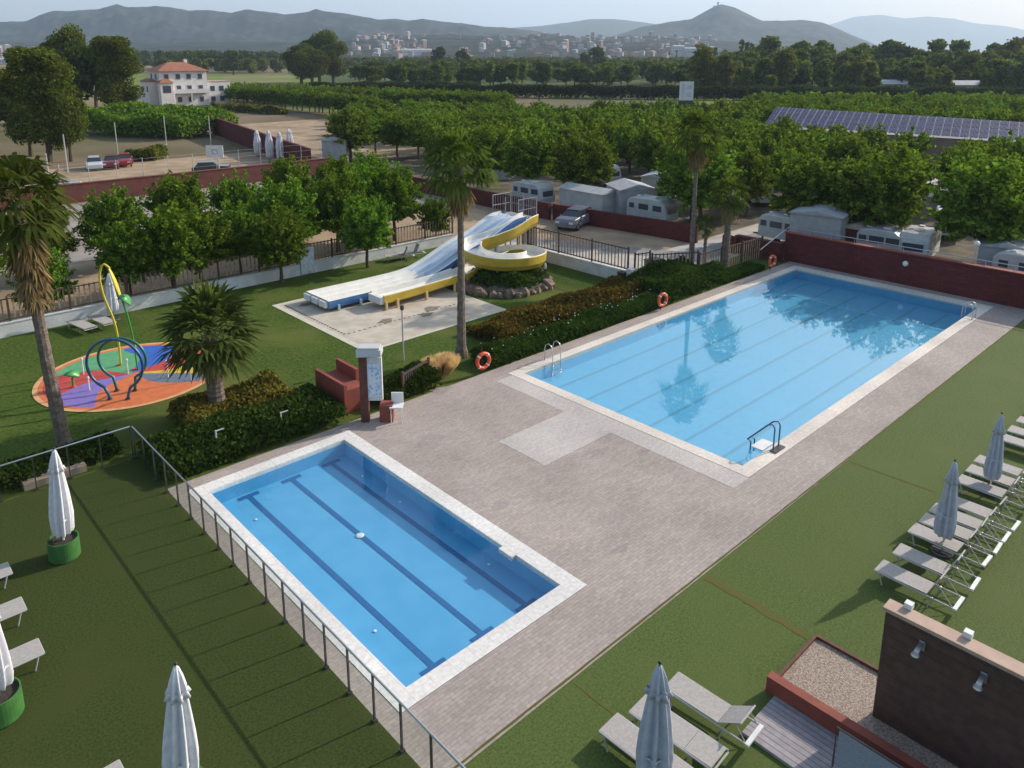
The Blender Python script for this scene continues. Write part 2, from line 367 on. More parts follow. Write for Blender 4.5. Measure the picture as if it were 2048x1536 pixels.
def tree_protos(kind, n, seed, mat, lod):
    """(crown mesh, trunk mesh) pairs of one kind and level of detail"""
    out = []
    for i in range(n):
        rng = np.random.default_rng(seed+i)
        if kind == 'mulberry':
            V = leaf_quads(mulberry_pts(rng, 2.05, 2.05, 2.72, {0:170,1:100,2:40}[lod], {0:11500,1:4200,2:1100}[lod], .10), {0:.115,1:.18,2:.34}[lod], rng, .3)
            t = trunk_mesh('trunk', 1.75, .13, 5, rng, K['trunk'], .8, .9)
        elif kind == 'round':
            V = leaf_quads(lobed_pts(rng, 5, 5.2, 7.2, 26, {0:16000,1:3600,2:1500}[lod]), {0:.22,1:.46,2:.75}[lod], rng)
            t = trunk_mesh('trunk', 4.2, .35, 5, rng, K['trunk'], 2.6, 3.5)
        elif kind == 'tall':
            V = leaf_quads(lobed_pts(rng, 4.2, 8.5, 10.0, 34, {0:18000,1:4200,2:1600}[lod]), {0:.22,1:.5,2:.8}[lod], rng)
            t = trunk_mesh('trunk', 5, .35, 5, rng, K['trunk'], 2, 6)
        elif kind == 'poplar':
            V = leaf_quads(lobed_pts(rng, 1.6, 8.5, 9.5, 26, 1800), .5, rng)
            t = trunk_mesh('trunk', 6, .2, 3, rng, K['trunk'], .5, 6)
        out.append((cloud_mesh('crown', V, mat), t))
    return out
def plant_tree(name, pr, loc, s, rz, label, cat, group, trunk=True, sz=None):
    o = empty(name, loc, rz, label, cat, group); o.scale = (s, s, sz or s)
    mobj('crown', pr[0], o)
    if trunk: mobj('trunk', pr[1], o)
    return o
def box_leaves(rng, n, x0, x1, y0, y1, h0, h1, size, bumpy=.35, cell=1.1, up=.2):
    """leaf points over a bushy mass: mounded top outline"""
    P = np.empty((n,3)); P[:,0] = x0+(x1-x0)*rng.random(n); P[:,1] = y0+(y1-y0)*rng.random(n)
    ph = rng.random(6)*6.28
    H = h0+(h1-h0)*(.5+.25*np.sin(P[:,0]/cell*1.7+ph[0]+np.sin(P[:,1]/cell*2+ph[1]))+.25*np.sin(P[:,1]/cell*2.3+ph[2]+np.sin(P[:,0]/cell+ph[3])))
    ex = np.minimum(P[:,0]-x0, x1-P[:,0])/.5; ey = np.minimum(P[:,1]-y0, y1-P[:,1])/.5
    e = np.clip(np.minimum(ex,ey),0,1); H = H*(.55+.45*np.sqrt(e))
    t = rng.random(n)**.5; P[:,2] = H*t
    return leaf_quads(P, size, rng, up)
def shrub_bed(name, n, rect, h, size, mat, label, cat, seed, kind=None, cell=1.1, extra=None):
    rng = np.random.default_rng(seed); V = box_leaves(rng, n, *rect, h[0], h[1], size, cell=cell)
    o = mobj(name, cloud_mesh(name, V, mat)); tag(o, label, cat, None, kind); return o

# ================================================================== SETTING
def struct(name, mb, mats): return tag(mb.build(name, mats), kind='structure')
HX0, HX1, HY0, HY1 = -15.0, 26.5, -13.1, 1.25        # the paved pool deck
BIG = (0.0, 25.0, -10.8, 0.0); SM = (-14.05, -9.03, -10.72, 0.18)
b = MB(); F = 16000
b.sheet([(-F,-F),(F,-F),(F,HY0),(-F,HY0)], -.06); b.sheet([(-F,HY1),(F,HY1),(F,F),(-F,F)], -.06)
b.sheet([(-F,HY0),(HX0,HY0),(HX0,HY1),(-F,HY1)], -.06); b.sheet([(HX1,HY0),(F,HY0),(F,HY1),(HX1,HY1)], -.06)
struct('ground', b, K['ground'])
def frame(b, x0,x1,y0,y1, X0,X1,Y0,Y1, z, mi=0):   # rectangular ring
    b.rect(X0,X1,Y0,y0,z,mi); b.rect(X0,X1,y1,Y1,z,mi); b.rect(X0,x0,y0,y1,z,mi); b.rect(x1,X1,y0,y1,z,mi)
CB = (BIG[0]-.52, BIG[1]+.75, BIG[2]-.55, BIG[3]+.5); CS = (SM[0]-.50, SM[1]+.52, SM[2]-.5, SM[3]+.5)
b = MB()   # paving round both copings
b.rect(HX0, CS[0], HY0, HY1, 0); b.rect(CS[0], CS[1], HY0, CS[2], 0); b.rect(CS[0], CS[1], CS[3], HY1, 0)
b.rect(CS[1], CB[0], HY0, HY1, 0)
b.rect(CB[0], CB[1], HY0, CB[2], 0); b.rect(CB[0], CB[1], CB[3], HY1, 0); b.rect(CB[1], HX1, HY0, HY1, 0)
struct('pool_deck', b, K['deck'])
b = MB(); b.rect(-1.45, CB[0], CB[2], .2, .004); b.rect(-4.95, -1.45, -6.15, -3.8, .004)
struct('repaired_paving', b, K['deck_pale'])
def coping(name, p, c, mat, rad=.0):
    b = MB(); z = .012
    frame(b, p[0],p[1],p[2],p[3], c[0],c[1],c[2],c[3], z)
    x0,x1,y0,y1 = p
    for q in (((x0,y0),(x1,y0)),((x1,y0),(x1,y1)),((x1,y1),(x0,y1)),((x0,y1),(x0,y0))):
        (ax,ay),(bx_,by) = q; b.add([(ax,ay,z),(bx_,by,z),(bx_,by,-.14),(ax,ay,-.14)], [(0,1,2,3)])
    return struct(name, b, mat)
coping('big_pool_coping', BIG, CB, K['coping']); coping('small_pool_coping', SM, CS, K['coping_white'])
def basin(name, p, dep, mat):
    b = MB(); x0,x1,y0,y1 = p; e = .003
    x0 -= e; x1 += e; y0 -= e; y1 += e
    b.rect(x0,x1,y0,y1,-dep)
    b.add([(x0,y0,-.02),(x1,y0,-.02),(x1,y1,-.02),(x0,y1,-.02),(x0,y0,-dep),(x1,y0,-dep),(x1,y1,-dep),(x0,y1,-dep)], [(0,1,5,4),(1,2,6,5),(2,3,7,6),(3,0,4,7)])
    return struct(name, b, mat)
basin('big_pool_basin', BIG, .62, K['tile_big']); basin('small_pool_basin', SM, .60, K['tile_small'])
def water(name, p, z):
    x0,x1,y0,y1 = p; b = MB(); b.rect(x0,x1,y0,y1,z); return struct(name, b, K['water' if 'big' in name else 'water_small'])
water('big_pool_water', BIG, -.035); water('small_pool_water', SM, -.06)
b = MB()
for k in range(6):
    y = -1.15-1.66*k; b.rect(.55, 24.5, y-.07, y+.07, -.612)
struct('big_pool_lane_lines', b, K['lane_pale'])
b = MB()
for k in range(3):
    x = -9.72-1.56*k
    b.rect(x-.085, x+.085, -10.1, .0, -.591)
    for yy in (-.02, -10.15): b.rect(x-.36, x+.36, yy-.10, yy+.10, -.5875)
struct('small_pool_lane_lines', b, K['lane'])
b = MB(); b.rect(HX0-.02, 60, -60, HY0, 0.005); struct('turf_terrace', b, K['turf'])
b = MB(); b.rect(-60, HX0, -60, 4.02, 0.001); struct('dark_turf_terrace', b, K['turf_dark'])
b = MB(); b.rect(-60, 14.2, 4.02, 20.9, -.01); b.rect(HX0, HX1, HY1, 4.02, -.012); b.rect(14.2, 26.2, 1.25, 4.5, -.016); struct('lawn', b, K['lawn'])
SEAM = M('brown_turf_seam', (.13,.10,.035), (.095,.115,.028), 5, .9, .4, 90, spec=.1)
def strip(x0, y0, x1, y1, w_, z, seed):
    rr = random.Random(seed); L = math.hypot(x1-x0,y1-y0); ux,uy = (x1-x0)/L,(y1-y0)/L; n = int(L/.25); up=[]; dn=[]
    for i in range(n+1):
        d = L*i/n; a = w_*(.5+.5*rr.random()); c = w_*(.5+.5*rr.random()); up.append((x0+ux*d-uy*a, y0+uy*d+ux*a)); dn.append((x0+ux*d+uy*c, y0+uy*d-ux*c))
    return dn+up[::-1]
b = MB(); b.sheet(strip(-5.9,-13.2,-6.0,-16.2,.16,0,1), .010); b.sheet(strip(3.0,-13.2,3.1,-15.9,.05,0,2), .010); b.sheet(strip(-15.0,-13.02,24,-13.13,.035,0,3), .014); b.sheet(strip(-11.2,-13.2,-11.3,-30,.04,0,4), .010)
struct('turf_seams', b, SEAM)
b = MB(); rr = random.Random(3)
for (px,py,r1) in ((1195,905,.42),(1285,905,.30),(880,780,.5),(1000,1010,.35),(860,880,.6),(1240,1100,.3),(700,850,.35)):
    p = at(px,py); q0 = rr.random()*6
    b.sheet([(p[0]+r1*(1+.35*math.sin(3*a+q0)+.2*math.sin(5*a+q0*2))*math.cos(a), p[1]+r1*.55*(1+.3*math.cos(2*a+q0))*math.sin(a)) for a in [i*math.pi/12 for i in range(24)]], .0035)
struct('damp_paving', b, brickmat('damp_pavers', (.335,.285,.265), (.29,.245,.23), (.24,.205,.195), 1.0, .30, .10, msize=.008))
# slide pad
b = MB(); b.rect(-3.8,5.4,6.9,16.5,.01,1); b.rect(-3.45,5.3,7.1,16.2,.016,0); struct('slide_pad', b, [K['pad'],K['padedge']])
b = MB()
for i in range(26): b.rect(-3.1+.31*i,-2.96+.31*i,9.55,9.65,.021)
for i in range(24): b.rect(-3.3,-3.2,9.65+.27*i,9.79+.27*i,.021)
struct('drain_slots', b, K['black'])
b = MB()
for (cx,cy,rr) in ((-2.4,15.3,.35),(-.6,9.9,.45),(2.4,9.9,.5),(1.6,9.3,.4)):
    b.sheet([(cx+rr*(1+.3*math.sin(3*a+cx))*math.cos(a), cy+rr*.6*(1+.3*math.cos(2*a+cy))*math.sin(a)) for a in [i*math.pi/8 for i in range(16)]], .0245+.001*(cx>0)+.001*(cx>2))
struct('damp_stains', b, M('damp_concrete', (.16,.13,.09), (.22,.18,.13), 6, .8))
b = MB()   # land behind the white wall: dirt strip, pale court, sandy lot
b.rect(-60, 24, 21.2, 34, -.04, 0); b.rect(-60, 24.3, 34, 57.5, -.03, 1); struct('yard_behind_wall', b, [K['sand'],M('dusty_court', (.30,.26,.235), (.22,.185,.16), .35, .9, .2, 12, c3=(.26,.20,.15), s3=.1)])
b = MB(); b.rect(-60, 27, 60.3, 84, -.03); b.sheet([(30,64),(60,64),(86,100),(96,128),(31,128)], -.035); struct('sandy_parking_lot', b, K['sand'])
b = MB(); b.rect(14.4, 26, 7.6, 34, -.035, 0); b.sheet([(14.6,4.5),(26.2,4.2),(80,3.4),(80,9.2),(26.2,9.0),(22,9),(16.5,22.5),(14.6,22.5)], -.03, 1); struct('gravel_road', b, [K['sand'],K['concrete']])
b = MB(); b.sheet([(15.5,21),(17.5,21),(23.5,7.6),(80,6.7),(80,4.6),(22,5.4)], -.02); struct('asphalt_lane', b, K['asphalt'])
b = MB(); b.rect(26.6, 175, -70, 3.3, -.045); b.rect(26.6,175,9.3,64,-.045); b.sheet([(28,64),(175,64),(175,130),(100,128),(60,66)], -.048); struct('camp_ground', b, K['campsoil'])
# far fields, in order of distance
FM = [M('field_%d'%i, c, d, .02, .95, 0, spec=.1) for i,(c,d) in enumerate([((.16,.20,.045),(.12,.16,.035)),((.23,.18,.11),(.18,.15,.08)),((.08,.11,.035),(.06,.085,.03)),((.21,.20,.09),(.15,.16,.06))])]
b = MB()
def field(pa, pb, t0, t1, mi, z):
    q = [gd(pa,t0),gd(pb,t0),gd(pb,t1),gd(pa,t1)]; b.sheet([(p[0],p[1]) for p in q], z, mi)
field(-200,640,300,520,0,.0); field(440,580,330,470,3,.06); field(-300,300,150,285,1,.0); field(640,1100,300,560,2,.04)
field(1100,1700,245,520,2,.05); field(1380,1560,205,238,0,.0); field(-400,700,560,900,1,.1); field(600,2400,600,1400,2,.12); field(-200,900,950,1800,3,.3)
field(560,700,182,262,3,.0)
struct('fields', b, FM)

# hills ------------------------------------------------------------
def interp(pr, x):
    if x <= pr[0][0]: return pr[0][1]
    for (a,ya),(c,yc) in zip(pr, pr[1:]):
        if x <= c:
            u = (x-a)/(c-a); return ya+(yc-ya)*u
    return pr[-1][1]
def hn(x, s): return math.sin(x*.013+s)+.6*math.sin(x*.031+2.1*s)+.4*math.sin(x*.077+s*3.3)+.25*math.sin(x*.19+s)
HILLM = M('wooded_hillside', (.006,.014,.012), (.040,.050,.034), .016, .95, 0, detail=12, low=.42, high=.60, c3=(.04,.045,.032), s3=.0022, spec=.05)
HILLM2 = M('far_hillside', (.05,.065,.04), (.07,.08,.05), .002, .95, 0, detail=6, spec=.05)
def hill(name, prof, t0, t1, t2, seed, mat, rows=9, step=7, rough=1.0):
    xs = list(range(int(prof[0][0]), int(prof[-1][0])+1, step)); b = MB(); R = []
    for j in range(rows+4):
        row = []
        for px in xs:
            top = depth_at(px, interp(prof, px)+rough*.55*hn(px*3.1, seed), t1)
            if j <= rows:
                u = j/rows; t = t0+(t1-t0)*u
                g = gd(px, t); prof_u = u**1.25
                h = top[2]*prof_u*(1+.16*rough*math.sin(math.pi*u)*hn(px*1.3+j*90, seed+j*.35))
                row.append((g[0], g[1], max(-1.0 if j == 0 else .2, h)))
            else:
                u = (j-rows)/3; g = gd(px, t1+(t2-t1)*u); row.append((g[0], g[1], top[2]*(1-u)**1.3-(1 if j == rows+3 else 0)))
        R.append(row)
    n = len(xs); vs = [v for r in R for v in r]; fs = []
    for j in range(len(R)-1):
        for i in range(n-1): a = j*n+i; fs.append((a,a+1,a+1+n,a+n))
    b.add(vs, fs); o = b.build(name, mat, smooth=True); tag(o, kind='structure'); return o
P1 = [(-420,60),(-200,50),(0,44),(60,43),(100,28),(120,22),(150,23),(180,20),(210,19),(245,10),(265,16),(300,15),(320,12),(345,15),(385,22),(430,22),(470,26),(500,19),(525,23),(575,30),(620,25),(635,18),(660,24),(700,29),(760,40),(790,37),(820,42),(845,38),(880,44),(920,46),(970,53),(1024,57),(1100,66),(1200,84),(1260,102)]
P2 = [(880,100),(940,66),(1024,56),(1080,52),(1140,45),(1180,39),(1220,38),(1260,42),(1290,46),(1340,55),(1420,75),(1480,100)]
P3 = [(1150,102),(1200,84),(1240,68),(1280,55),(1330,45),(1380,38),(1410,22),(1425,14),(1436,10),(1460,15),(1490,28),(1520,42),(1560,42),(1600,41),(1640,45),(1670,57),(1700,70),(1750,90),(1790,103)]
P4 = [(1480,98),(1560,80),(1620,60),(1660,48),(1700,35),(1750,30),(1800,37),(1850,34),(1900,38),(1950,48),(2000,52),(2040,60),(2150,70),(2300,90)]
PT = [(-400,86),(0,84),(200,86),(450,84),(640,84),(700,72),(800,70),(900,70),(1000,72),(1100,70),(1200,74),(1300,72),(1400,78),(1480,84),(1600,96),(1700,103)]
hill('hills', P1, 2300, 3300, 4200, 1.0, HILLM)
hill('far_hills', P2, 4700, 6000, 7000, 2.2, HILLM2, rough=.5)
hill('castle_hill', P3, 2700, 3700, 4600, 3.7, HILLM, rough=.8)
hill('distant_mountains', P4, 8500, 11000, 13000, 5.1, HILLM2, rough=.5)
hill('town_slope', PT, 1000, 2000, 2700, 4.4, HILLM, rows=8, step=9, rough=.4)
def slope_z(px, t):
    top = depth_at(px, interp(PT, px), 2000)[2]; u = min(1,max(0,(t-1000)/1000)); return top*u**1.25

# ================================================================== WALLS, FENCES, LARGE STRUCTURES
def single(name, mb, mats, label, cat, group=None, smooth=False): return tag(mb.build(name, mats, smooth=smooth), label, cat, group)
# white boundary wall with picket fence on top
def picket_fence(a, c, z0, h, label, step=.25, post=2.6, group=None, picket=None, pw=.075):
    ax, ay = a; bx_, by = c; L = math.hypot(bx_-ax, by-ay); ang = math.atan2(by-ay, bx_-ax); ux, uy = (bx_-ax)/L, (by-ay)/L
    root = empty('picket_fence', (ax, ay, z0), 0, label, 'fence', group)
    n = max(1, round(L/post))
    for i in range(n+1):
        d = L*i/n; p = MB(); p.box((ax+ux*d, ay+uy*d, z0+h/2+.03), (.09,.09,h+.06), ang); p.build('post', K['rail'], root, True)
    for zz in (z0+.12, z0+h-.08):
        r = MB(); r.box(((ax+bx_)/2,(ay+by)/2,zz), (L,.045,.06), ang); r.build('rail', K['rail'], root, True)
    for i in range(n):
        p = MB(); d0 = L*i/n; d1 = L*(i+1)/n; k = int((d1-d0)/step)
        for j in range(1, k):
            d = d0+(d1-d0)*j/k; p.box((ax+ux*d-uy*.035, ay+uy*d+ux*.035, z0+h/2+.01), (pw,.025,h-.06), ang)
        p.build('picket_panel', picket or K['picket'], root, True)
    return root
b = MB(); b.bx(-32, 12.9, 20.9, 21.15, -.1, .68); b.bx(-32, 12.9, 20.87, 21.18, .68, .73)
single('low_wall', b, K['whitewall'], 'long low white wall along the back edge of the lawn', 'wall')
picket_fence((-32,21.03),(-10,21.03), .73, 1.25, 'brown picket fence on the long white wall, stretch behind the splash pad and left palm')
picket_fence((-9.9,21.03),(12.9,21.03), .73, 1.25, 'brown picket fence on the long white wall, stretch behind the water slides')
b = MB(); b.bx(14.2, 14.42, 5.5, 14.4, -.1, .75); b.bx(14.17, 14.45, 5.5, 14.4, .75, .8); b.bx(14.05, 14.6, 5.1, 5.5, -.1, .98)
single('low_wall', b, K['whitewall'], 'short low white wall right of the yellow spiral slide', 'wall')
picket_fence((14.31,14.4),(14.31,5.6), .8, 1.45, 'dark picket fence on the short white wall right of the spiral slide')
picket_fence((14.6,5.3),(15.7,5.0), 0, 1.9, 'tall narrow picket gate between two fences near the bins', post=1.1)
picket_fence((15.8,4.9),(18.4,3.3), 0, 1.75, 'dark picket fence behind the hedge, stretch left of the tall palm', picket=K['picket'])
picket_fence((18.5,3.25),(25.6,2.9), 0, 1.6, 'dark picket fence behind the hedge, stretch between the two right palms and the red wall')
# retaining walls, camp side
b = MB(); b.bx(26.5, 26.8, -40, 1.7, -.1, 1.95)
r = empty('pool_wall', (26.5, -12, 0), 0, 'long red brown brick wall at the far end of the big pool', 'wall')
b.build('wall', K['redwall'], r, True)
b = MB(); b.bx(26.42, 26.9, -40, 1.8, 1.95, 2.0); b.build('coping', K['redpaint'], r, True)
b = MB(); b.tube([(26.65,-40,2.32),(26.65,1.6,2.32),(25.6,1.9,1.75),(24.3,2.3,1.0)], .028, 6)
for i in range(28): b.tube([(26.65,1.6-i*1.5,1.98),(26.65,1.6-i*1.5,2.32)], .018, 5)
b.build('handrail', K['steel'], r, True)
b = MB(); b.bx(25.9, 26.42, 1.7, 5.2, -.1, 1.25); b.bx(25.6,25.9, 4.9, 6.0, -.1, 1.2)
single('side_wall', b, K['redwall'], 'dark red brick wall at the camp road corner behind the stubby palm', 'wall')
b = MB(); b.sheet([(24.6,21.9),(26.3,8.6),(26.55,8.63),(24.85,21.95)], 1.32); 
b.add([(24.6,21.9,-.1),(26.3,8.6,-.1),(26.55,8.63,-.1),(24.85,21.95,-.1),(24.6,21.9,1.32),(26.3,8.6,1.32),(26.55,8.63,1.32),(24.85,21.95,1.32)], [(0,1,5,4),(1,2,6,5),(2,3,7,6),(3,0,4,7)])
single('camp_wall', b, K['redwall'], 'low dark red brick wall beside the parked silver car', 'wall')
b = MB(); b.bx(24.2, 24.5, 22, 57, -.1, 1.4)
single('camp_wall', b, K['redwall'], 'dark red brick wall running back under the camp trees', 'wall')
b = MB(); b.bx(-14, 24.5, 58.2, 58.7, -.1, 1.7); b.bx(-14,24.5,58.15,58.75,1.7,1.76)
single('court_wall', b, M('court_wall_render', (.15,.045,.035), (.11,.035,.03), 1.5, .85), 'long red brown wall in front of the sandy parking lot', 'wall')
b = MB(); b.add([(23.5,62,-.1),(32.5,112,-.1),(32.9,111.9,-.1),(23.9,61.9,-.1),(23.5,62,2.6),(32.5,112,3.0),(32.9,111.9,3.0),(23.9,61.9,2.6)], [(0,3,2,1),(4,5,6,7),(0,1,5,4),(1,2,6,5),(2,3,7,6),(3,0,4,7)])
single('lot_wall', b, K['redwall'], 'dark maroon wall running away behind the folded white parasols', 'wall')
for i,(px,py,pt) in enumerate([(136,345,272),(236,310,262),(333,290,262),(422,290,262),(104,400,350)]):
    p = at(px,py); t = (np.array(p)-CAM)@FWD; h = max(4.5,(py-pt)*t/FPX)
    b = MB(); b.tube([(0,0,0),(0,0,h)], .07, 6); b.box((0,0,.05),(.3,.3,.1)); o = b.build('pole', K['bgrey']); o.location = p
    tag(o, ['slender grey pole left of the parked white car','slender grey pole behind the red car','slender grey pole in front of the dark hedge by the lot','slender grey pole at the far end of the parking lot','slender grey pole at the left end of the red court wall'][i], 'pole', 'poles around the parking lot')

r = empty('court_fence', (-14,58.9,0), 0, 'row of thin fence posts with wires standing along the red court wall', 'fence')
for i in range(16): b = MB(); b.tube([(-14+2.5*i,58.9,-.1),(-14+2.5*i,58.9,3.6)], .035, 5); b.build('post', K['bgrey'], r, True)
b = MB()
for z in (2.1,2.8,3.5): b.tube([(-14,58.9,z),(23.5,58.9,z)], .010, 3)
b.build('wires', K['bgrey'], r, True)
# glass fence of the left terrace
def glass_fence(name, pts, h, label, step=.98):
    root = empty(name, (pts[0][0], pts[0][1], 0), 0, label, 'fence')
    (ax,ay),(cx,cy) = pts; L = math.hypot(cx-ax,cy-ay); n = round(L/step); ang = math.atan2(cy-ay,cx-ax); ux,uy = (cx-ax)/L,(cy-ay)/L
    for i in range(n+1):
        d = L*i/n; b = MB(); b.box((ax+ux*d,ay+uy*d,h/2),(.035,.045,h),ang); b.box((ax+ux*d,ay+uy*d,.03),(.1,.1,.06),ang); b.build('post', K['darksteel'], root, True)
        if i < n:
            d0 = d+.05; d1 = L*(i+1)/n-.05; dm = (d0+d1)/2
            g = MB(); g.box((ax+ux*dm,ay+uy*dm,h/2+.02),(d1-d0,.012,h-.14),ang); g.build('glass_panel', K['glass'], root, True)
    b = MB(); b.tube([(ax,ay,h),(cx,cy,h)], .026, 8); b.build('top_rail', K['steel'], root, True)
    return root
glass_fence('glass_fence', ((-15.06,4.02),(-15.06,-16.0)), 1.2, 'clear glass fence with dark posts between the small pool and the left terrace')
glass_fence('glass_fence', ((-15.12,4.08),(-27.0,4.08)), 1.2, 'clear glass fence with dark posts along the back of the left terrace')
b = MB(); b.bx(-18.4,-16.55,4.25,5.3,-.1,.22); single('stone_step', b, K['cap'], 'terracotta coloured block at the foot of the tall left palm', 'step')

# wooden shower wall, pebble bed, ramp
r = empty('shower_wall', (-7.15,-21,0), 0, 'tall dark wooden shower wall with a pink capping stone', 'wall')
b = MB(); b.bx(-7.28,-7.02,-25,-18.2,0,2.70); b.build('board_wall', K['wood'], r, True)
b = MB(); b.bx(-7.33,-6.97,-25.05,-18.15,2.70,2.78); b.build('capping', K['cap'], r, True)
for i in range(12):
    b = MB(); b.bx(-7.296,-7.281,-25,-18.2,.10+i*.225,.13+i*.225); b.build('board_gap', K['wood'], r, True)
for k, y in enumerate((-18.95,-20.05,-22.4)):
    s = empty('shower_head', (-7.3,y,2.35), 0, ['steel shower head nearest the free end of the wooden wall','steel shower head in the middle of the wooden wall','steel shower head at the outer end of the wooden wall'][k], 'shower', 'showers on the wooden wall')
    b = MB(); b.box((-.02,0,0),(.03,.12,.2)); b.build('bracket', K['steel'], s)
    b = MB(); b.box((-.19,0,.05),(.32,.09,.035),0,0,0,RAD(-8)); b.build('arm', K['steel'], s)
    b = MB(); b.lathe([(.0,.02),(.07,.02),(.085,-.02),(0,-.02)],(-.36,0,.0),14); b.build('nozzle', K['steel'], s)
    b = MB(); b.bx(-7.05,-6.90,y+.35,y+.5,2.785,2.90); single('wall_light', b, K['white'], ['small white lamp box on the capping, nearest the free end','small white lamp box on the capping, middle one','small white lamp box on the capping, outermost'][k], 'lamp', 'lamp boxes on the wooden wall')
r = empty('pebble_bed', (-7,-18,0), 0, 'pebble bed with thin brown edging beside the wooden wall', 'pebble bed')
b = MB(); b.bx(-8.0,-6.02,-25,-16.36,.0,.10); b.build('pebbles', K['pebble'], r, True)
b = MB(); b.bx(-8.06,-5.94,-16.36,-16.30,0,.17); b.bx(-6.02,-5.95,-18.2,-16.36,0,.17); b.build('edging', K['rust'], r, True)
b = MB(); b.bx(-8.28,-8.06,-25,-16.28,0,.42); single('low_kerb_wall', b, K['redpaint'], 'low red brown wall between the pebble bed and the grey ramp', 'wall')
b = MB(); b.bx(-9.65,-8.29,-25,-16.5,0,.07); single('ramp', b, K['ramp'], 'grey boarded ramp below the low red wall', 'ramp')
r = empty('ramp_railing', (-9.2,-18,0), 0, 'steel railing with a pale mesh panel on the grey ramp', 'railing')
b = MB(); b.tube([(-9.05,-18.15,.07),(-9.05,-18.15,1.0),(-9.0,-25,1.0)], .02, 6); b.tube([(-9.05,-19.8,.07),(-9.05,-19.8,1.0)], .02, 6); b.build('frame', K['darksteel'], r, True)
b = MB(); b.box((-9.04,-21.5,.55),(.01,6.6,.8)); b.build('panel', M('pale_mesh', (.30,.33,.37), (.24,.27,.31), 30, .5), r, True)

# ================================================================== POOL FURNITURE
def lifebuoy(loc, rz, label):
    r = empty('lifebuoy_stand', loc, rz, label, 'lifebuoy', 'lifebuoys along the pool hedge')
    b = MB(); pts = [(.33*math.cos(a),0,.62+.33*math.sin(a)) for a in [i*math.pi/12 for i in range(25)]]; b.tube(pts,.085,8,caps=False); b.build('ring', K['red_ring'], r, smooth=True)
    for a in (.78,2.36,3.93,5.5):
        b = MB(); b.tube([((.33)*math.cos(a+d),0,.62+.33*math.sin(a+d)) for d in (-.09,0,.09)], .089, 8); b.build('band', K['white'], r)
    b = MB(); b.tube([(0,.12,0),(0,.12,1.15)], .03, 6); b.box((0,.1,.95),(.3,.06,.06)); b.build('post', K['rust'], r)
CR = RAD(-4)
lifebuoy((-1.35,1.2,0), CR, 'orange lifebuoy nearest the palm with the bare trunk')
lifebuoy((11.6,1.0,0), CR, 'orange lifebuoy half way along the big pool hedge')
lifebuoy((23.6,1.0,0), CR, 'orange lifebuoy at the far corner by the red wall')
def ladder(loc, rz, label, s=1):
    r = empty('pool_ladder', loc, rz, label, 'ladder')
    for x in (-.27,.27):
        b = MB(); b.tube([(x,.45,0),(x,.45,.55),(x,.38,.8),(x,.2,.88),(x,.02,.8),(x,-.06,.55),(x,-.1,-.55)], .024, 6); b.build('side_rail', K['steel'], r, smooth=True)
    for z in (-.2,-.45):
        b = MB(); b.box((0,-.1,z),(.5,.1,.03)); b.build('rung', K['steel'], r)
ladder((2.0,-.02,0), 0, 'steel ladder at the near left corner of the big pool')
ladder((22.6,-10.8,0), math.pi, 'steel ladder at the far right end of the big pool')
r = empty('pool_lift', (1.9,-11.0,0), 0, 'tall steel entry rail with a white floating step in the big pool', 'pool rail')
b = MB()
E1 = at(1495,879,.35); E2 = at(1501,892,-.1)
for dx in (0,.38): b.tube([(1.75+dx,-11.0,0),(1.75+dx,-11.0,.85),(1.72+dx,-10.93,1.0),(1.60+dx,-10.8,.98),(E1[0]+dx*.7,E1[1],.37),(E2[0]+dx*.7,E2[1],.1),(E2[0]+dx*.7,E2[1],-.4)], .028, 6)
b.build('rails', K['hoopblue'], r, True, smooth=True)
b = MB(); b.bx(1.45,2.25,-10.75,-10.3,-.02,.03); b.build('step', K['white'], r, True)
b = MB(); b.bx(1.6,2.25,-11.2,-10.95,.013,.06); b.build('base_plate', K['darksteel'], r, True)
for k,(px,py) in enumerate([(725,953),(800,1005),(978,1130),(578,1193),(720,1072),(512,1040),(750,1263)]):
    p = at(px,py,-.6); b = MB(); b.sphere((0,0,.01),.05 if k != 4 else .14,10,4,sc=(1,1,.2)); o = b.build('floor_inlet', K['white']); o.location = (p[0],p[1],-.587)
    tag(o, 'small round white inlet on the small pool floor' if k != 4 else 'large white drain cover in the middle of the small pool floor', 'pool inlet', 'inlets on the small pool floor')
for nm,(x0,x1,y0,y1) in (('right',(SM[1]-.16,SM[1]+.02,-9.0,-8.45)),):
    b = MB(); b.bx(x0,x1,y0,y1,-.12,.0155); single('pool_step', b, K['coping_white'], 'white step block set in the %s edge of the small pool'%nm, 'step')

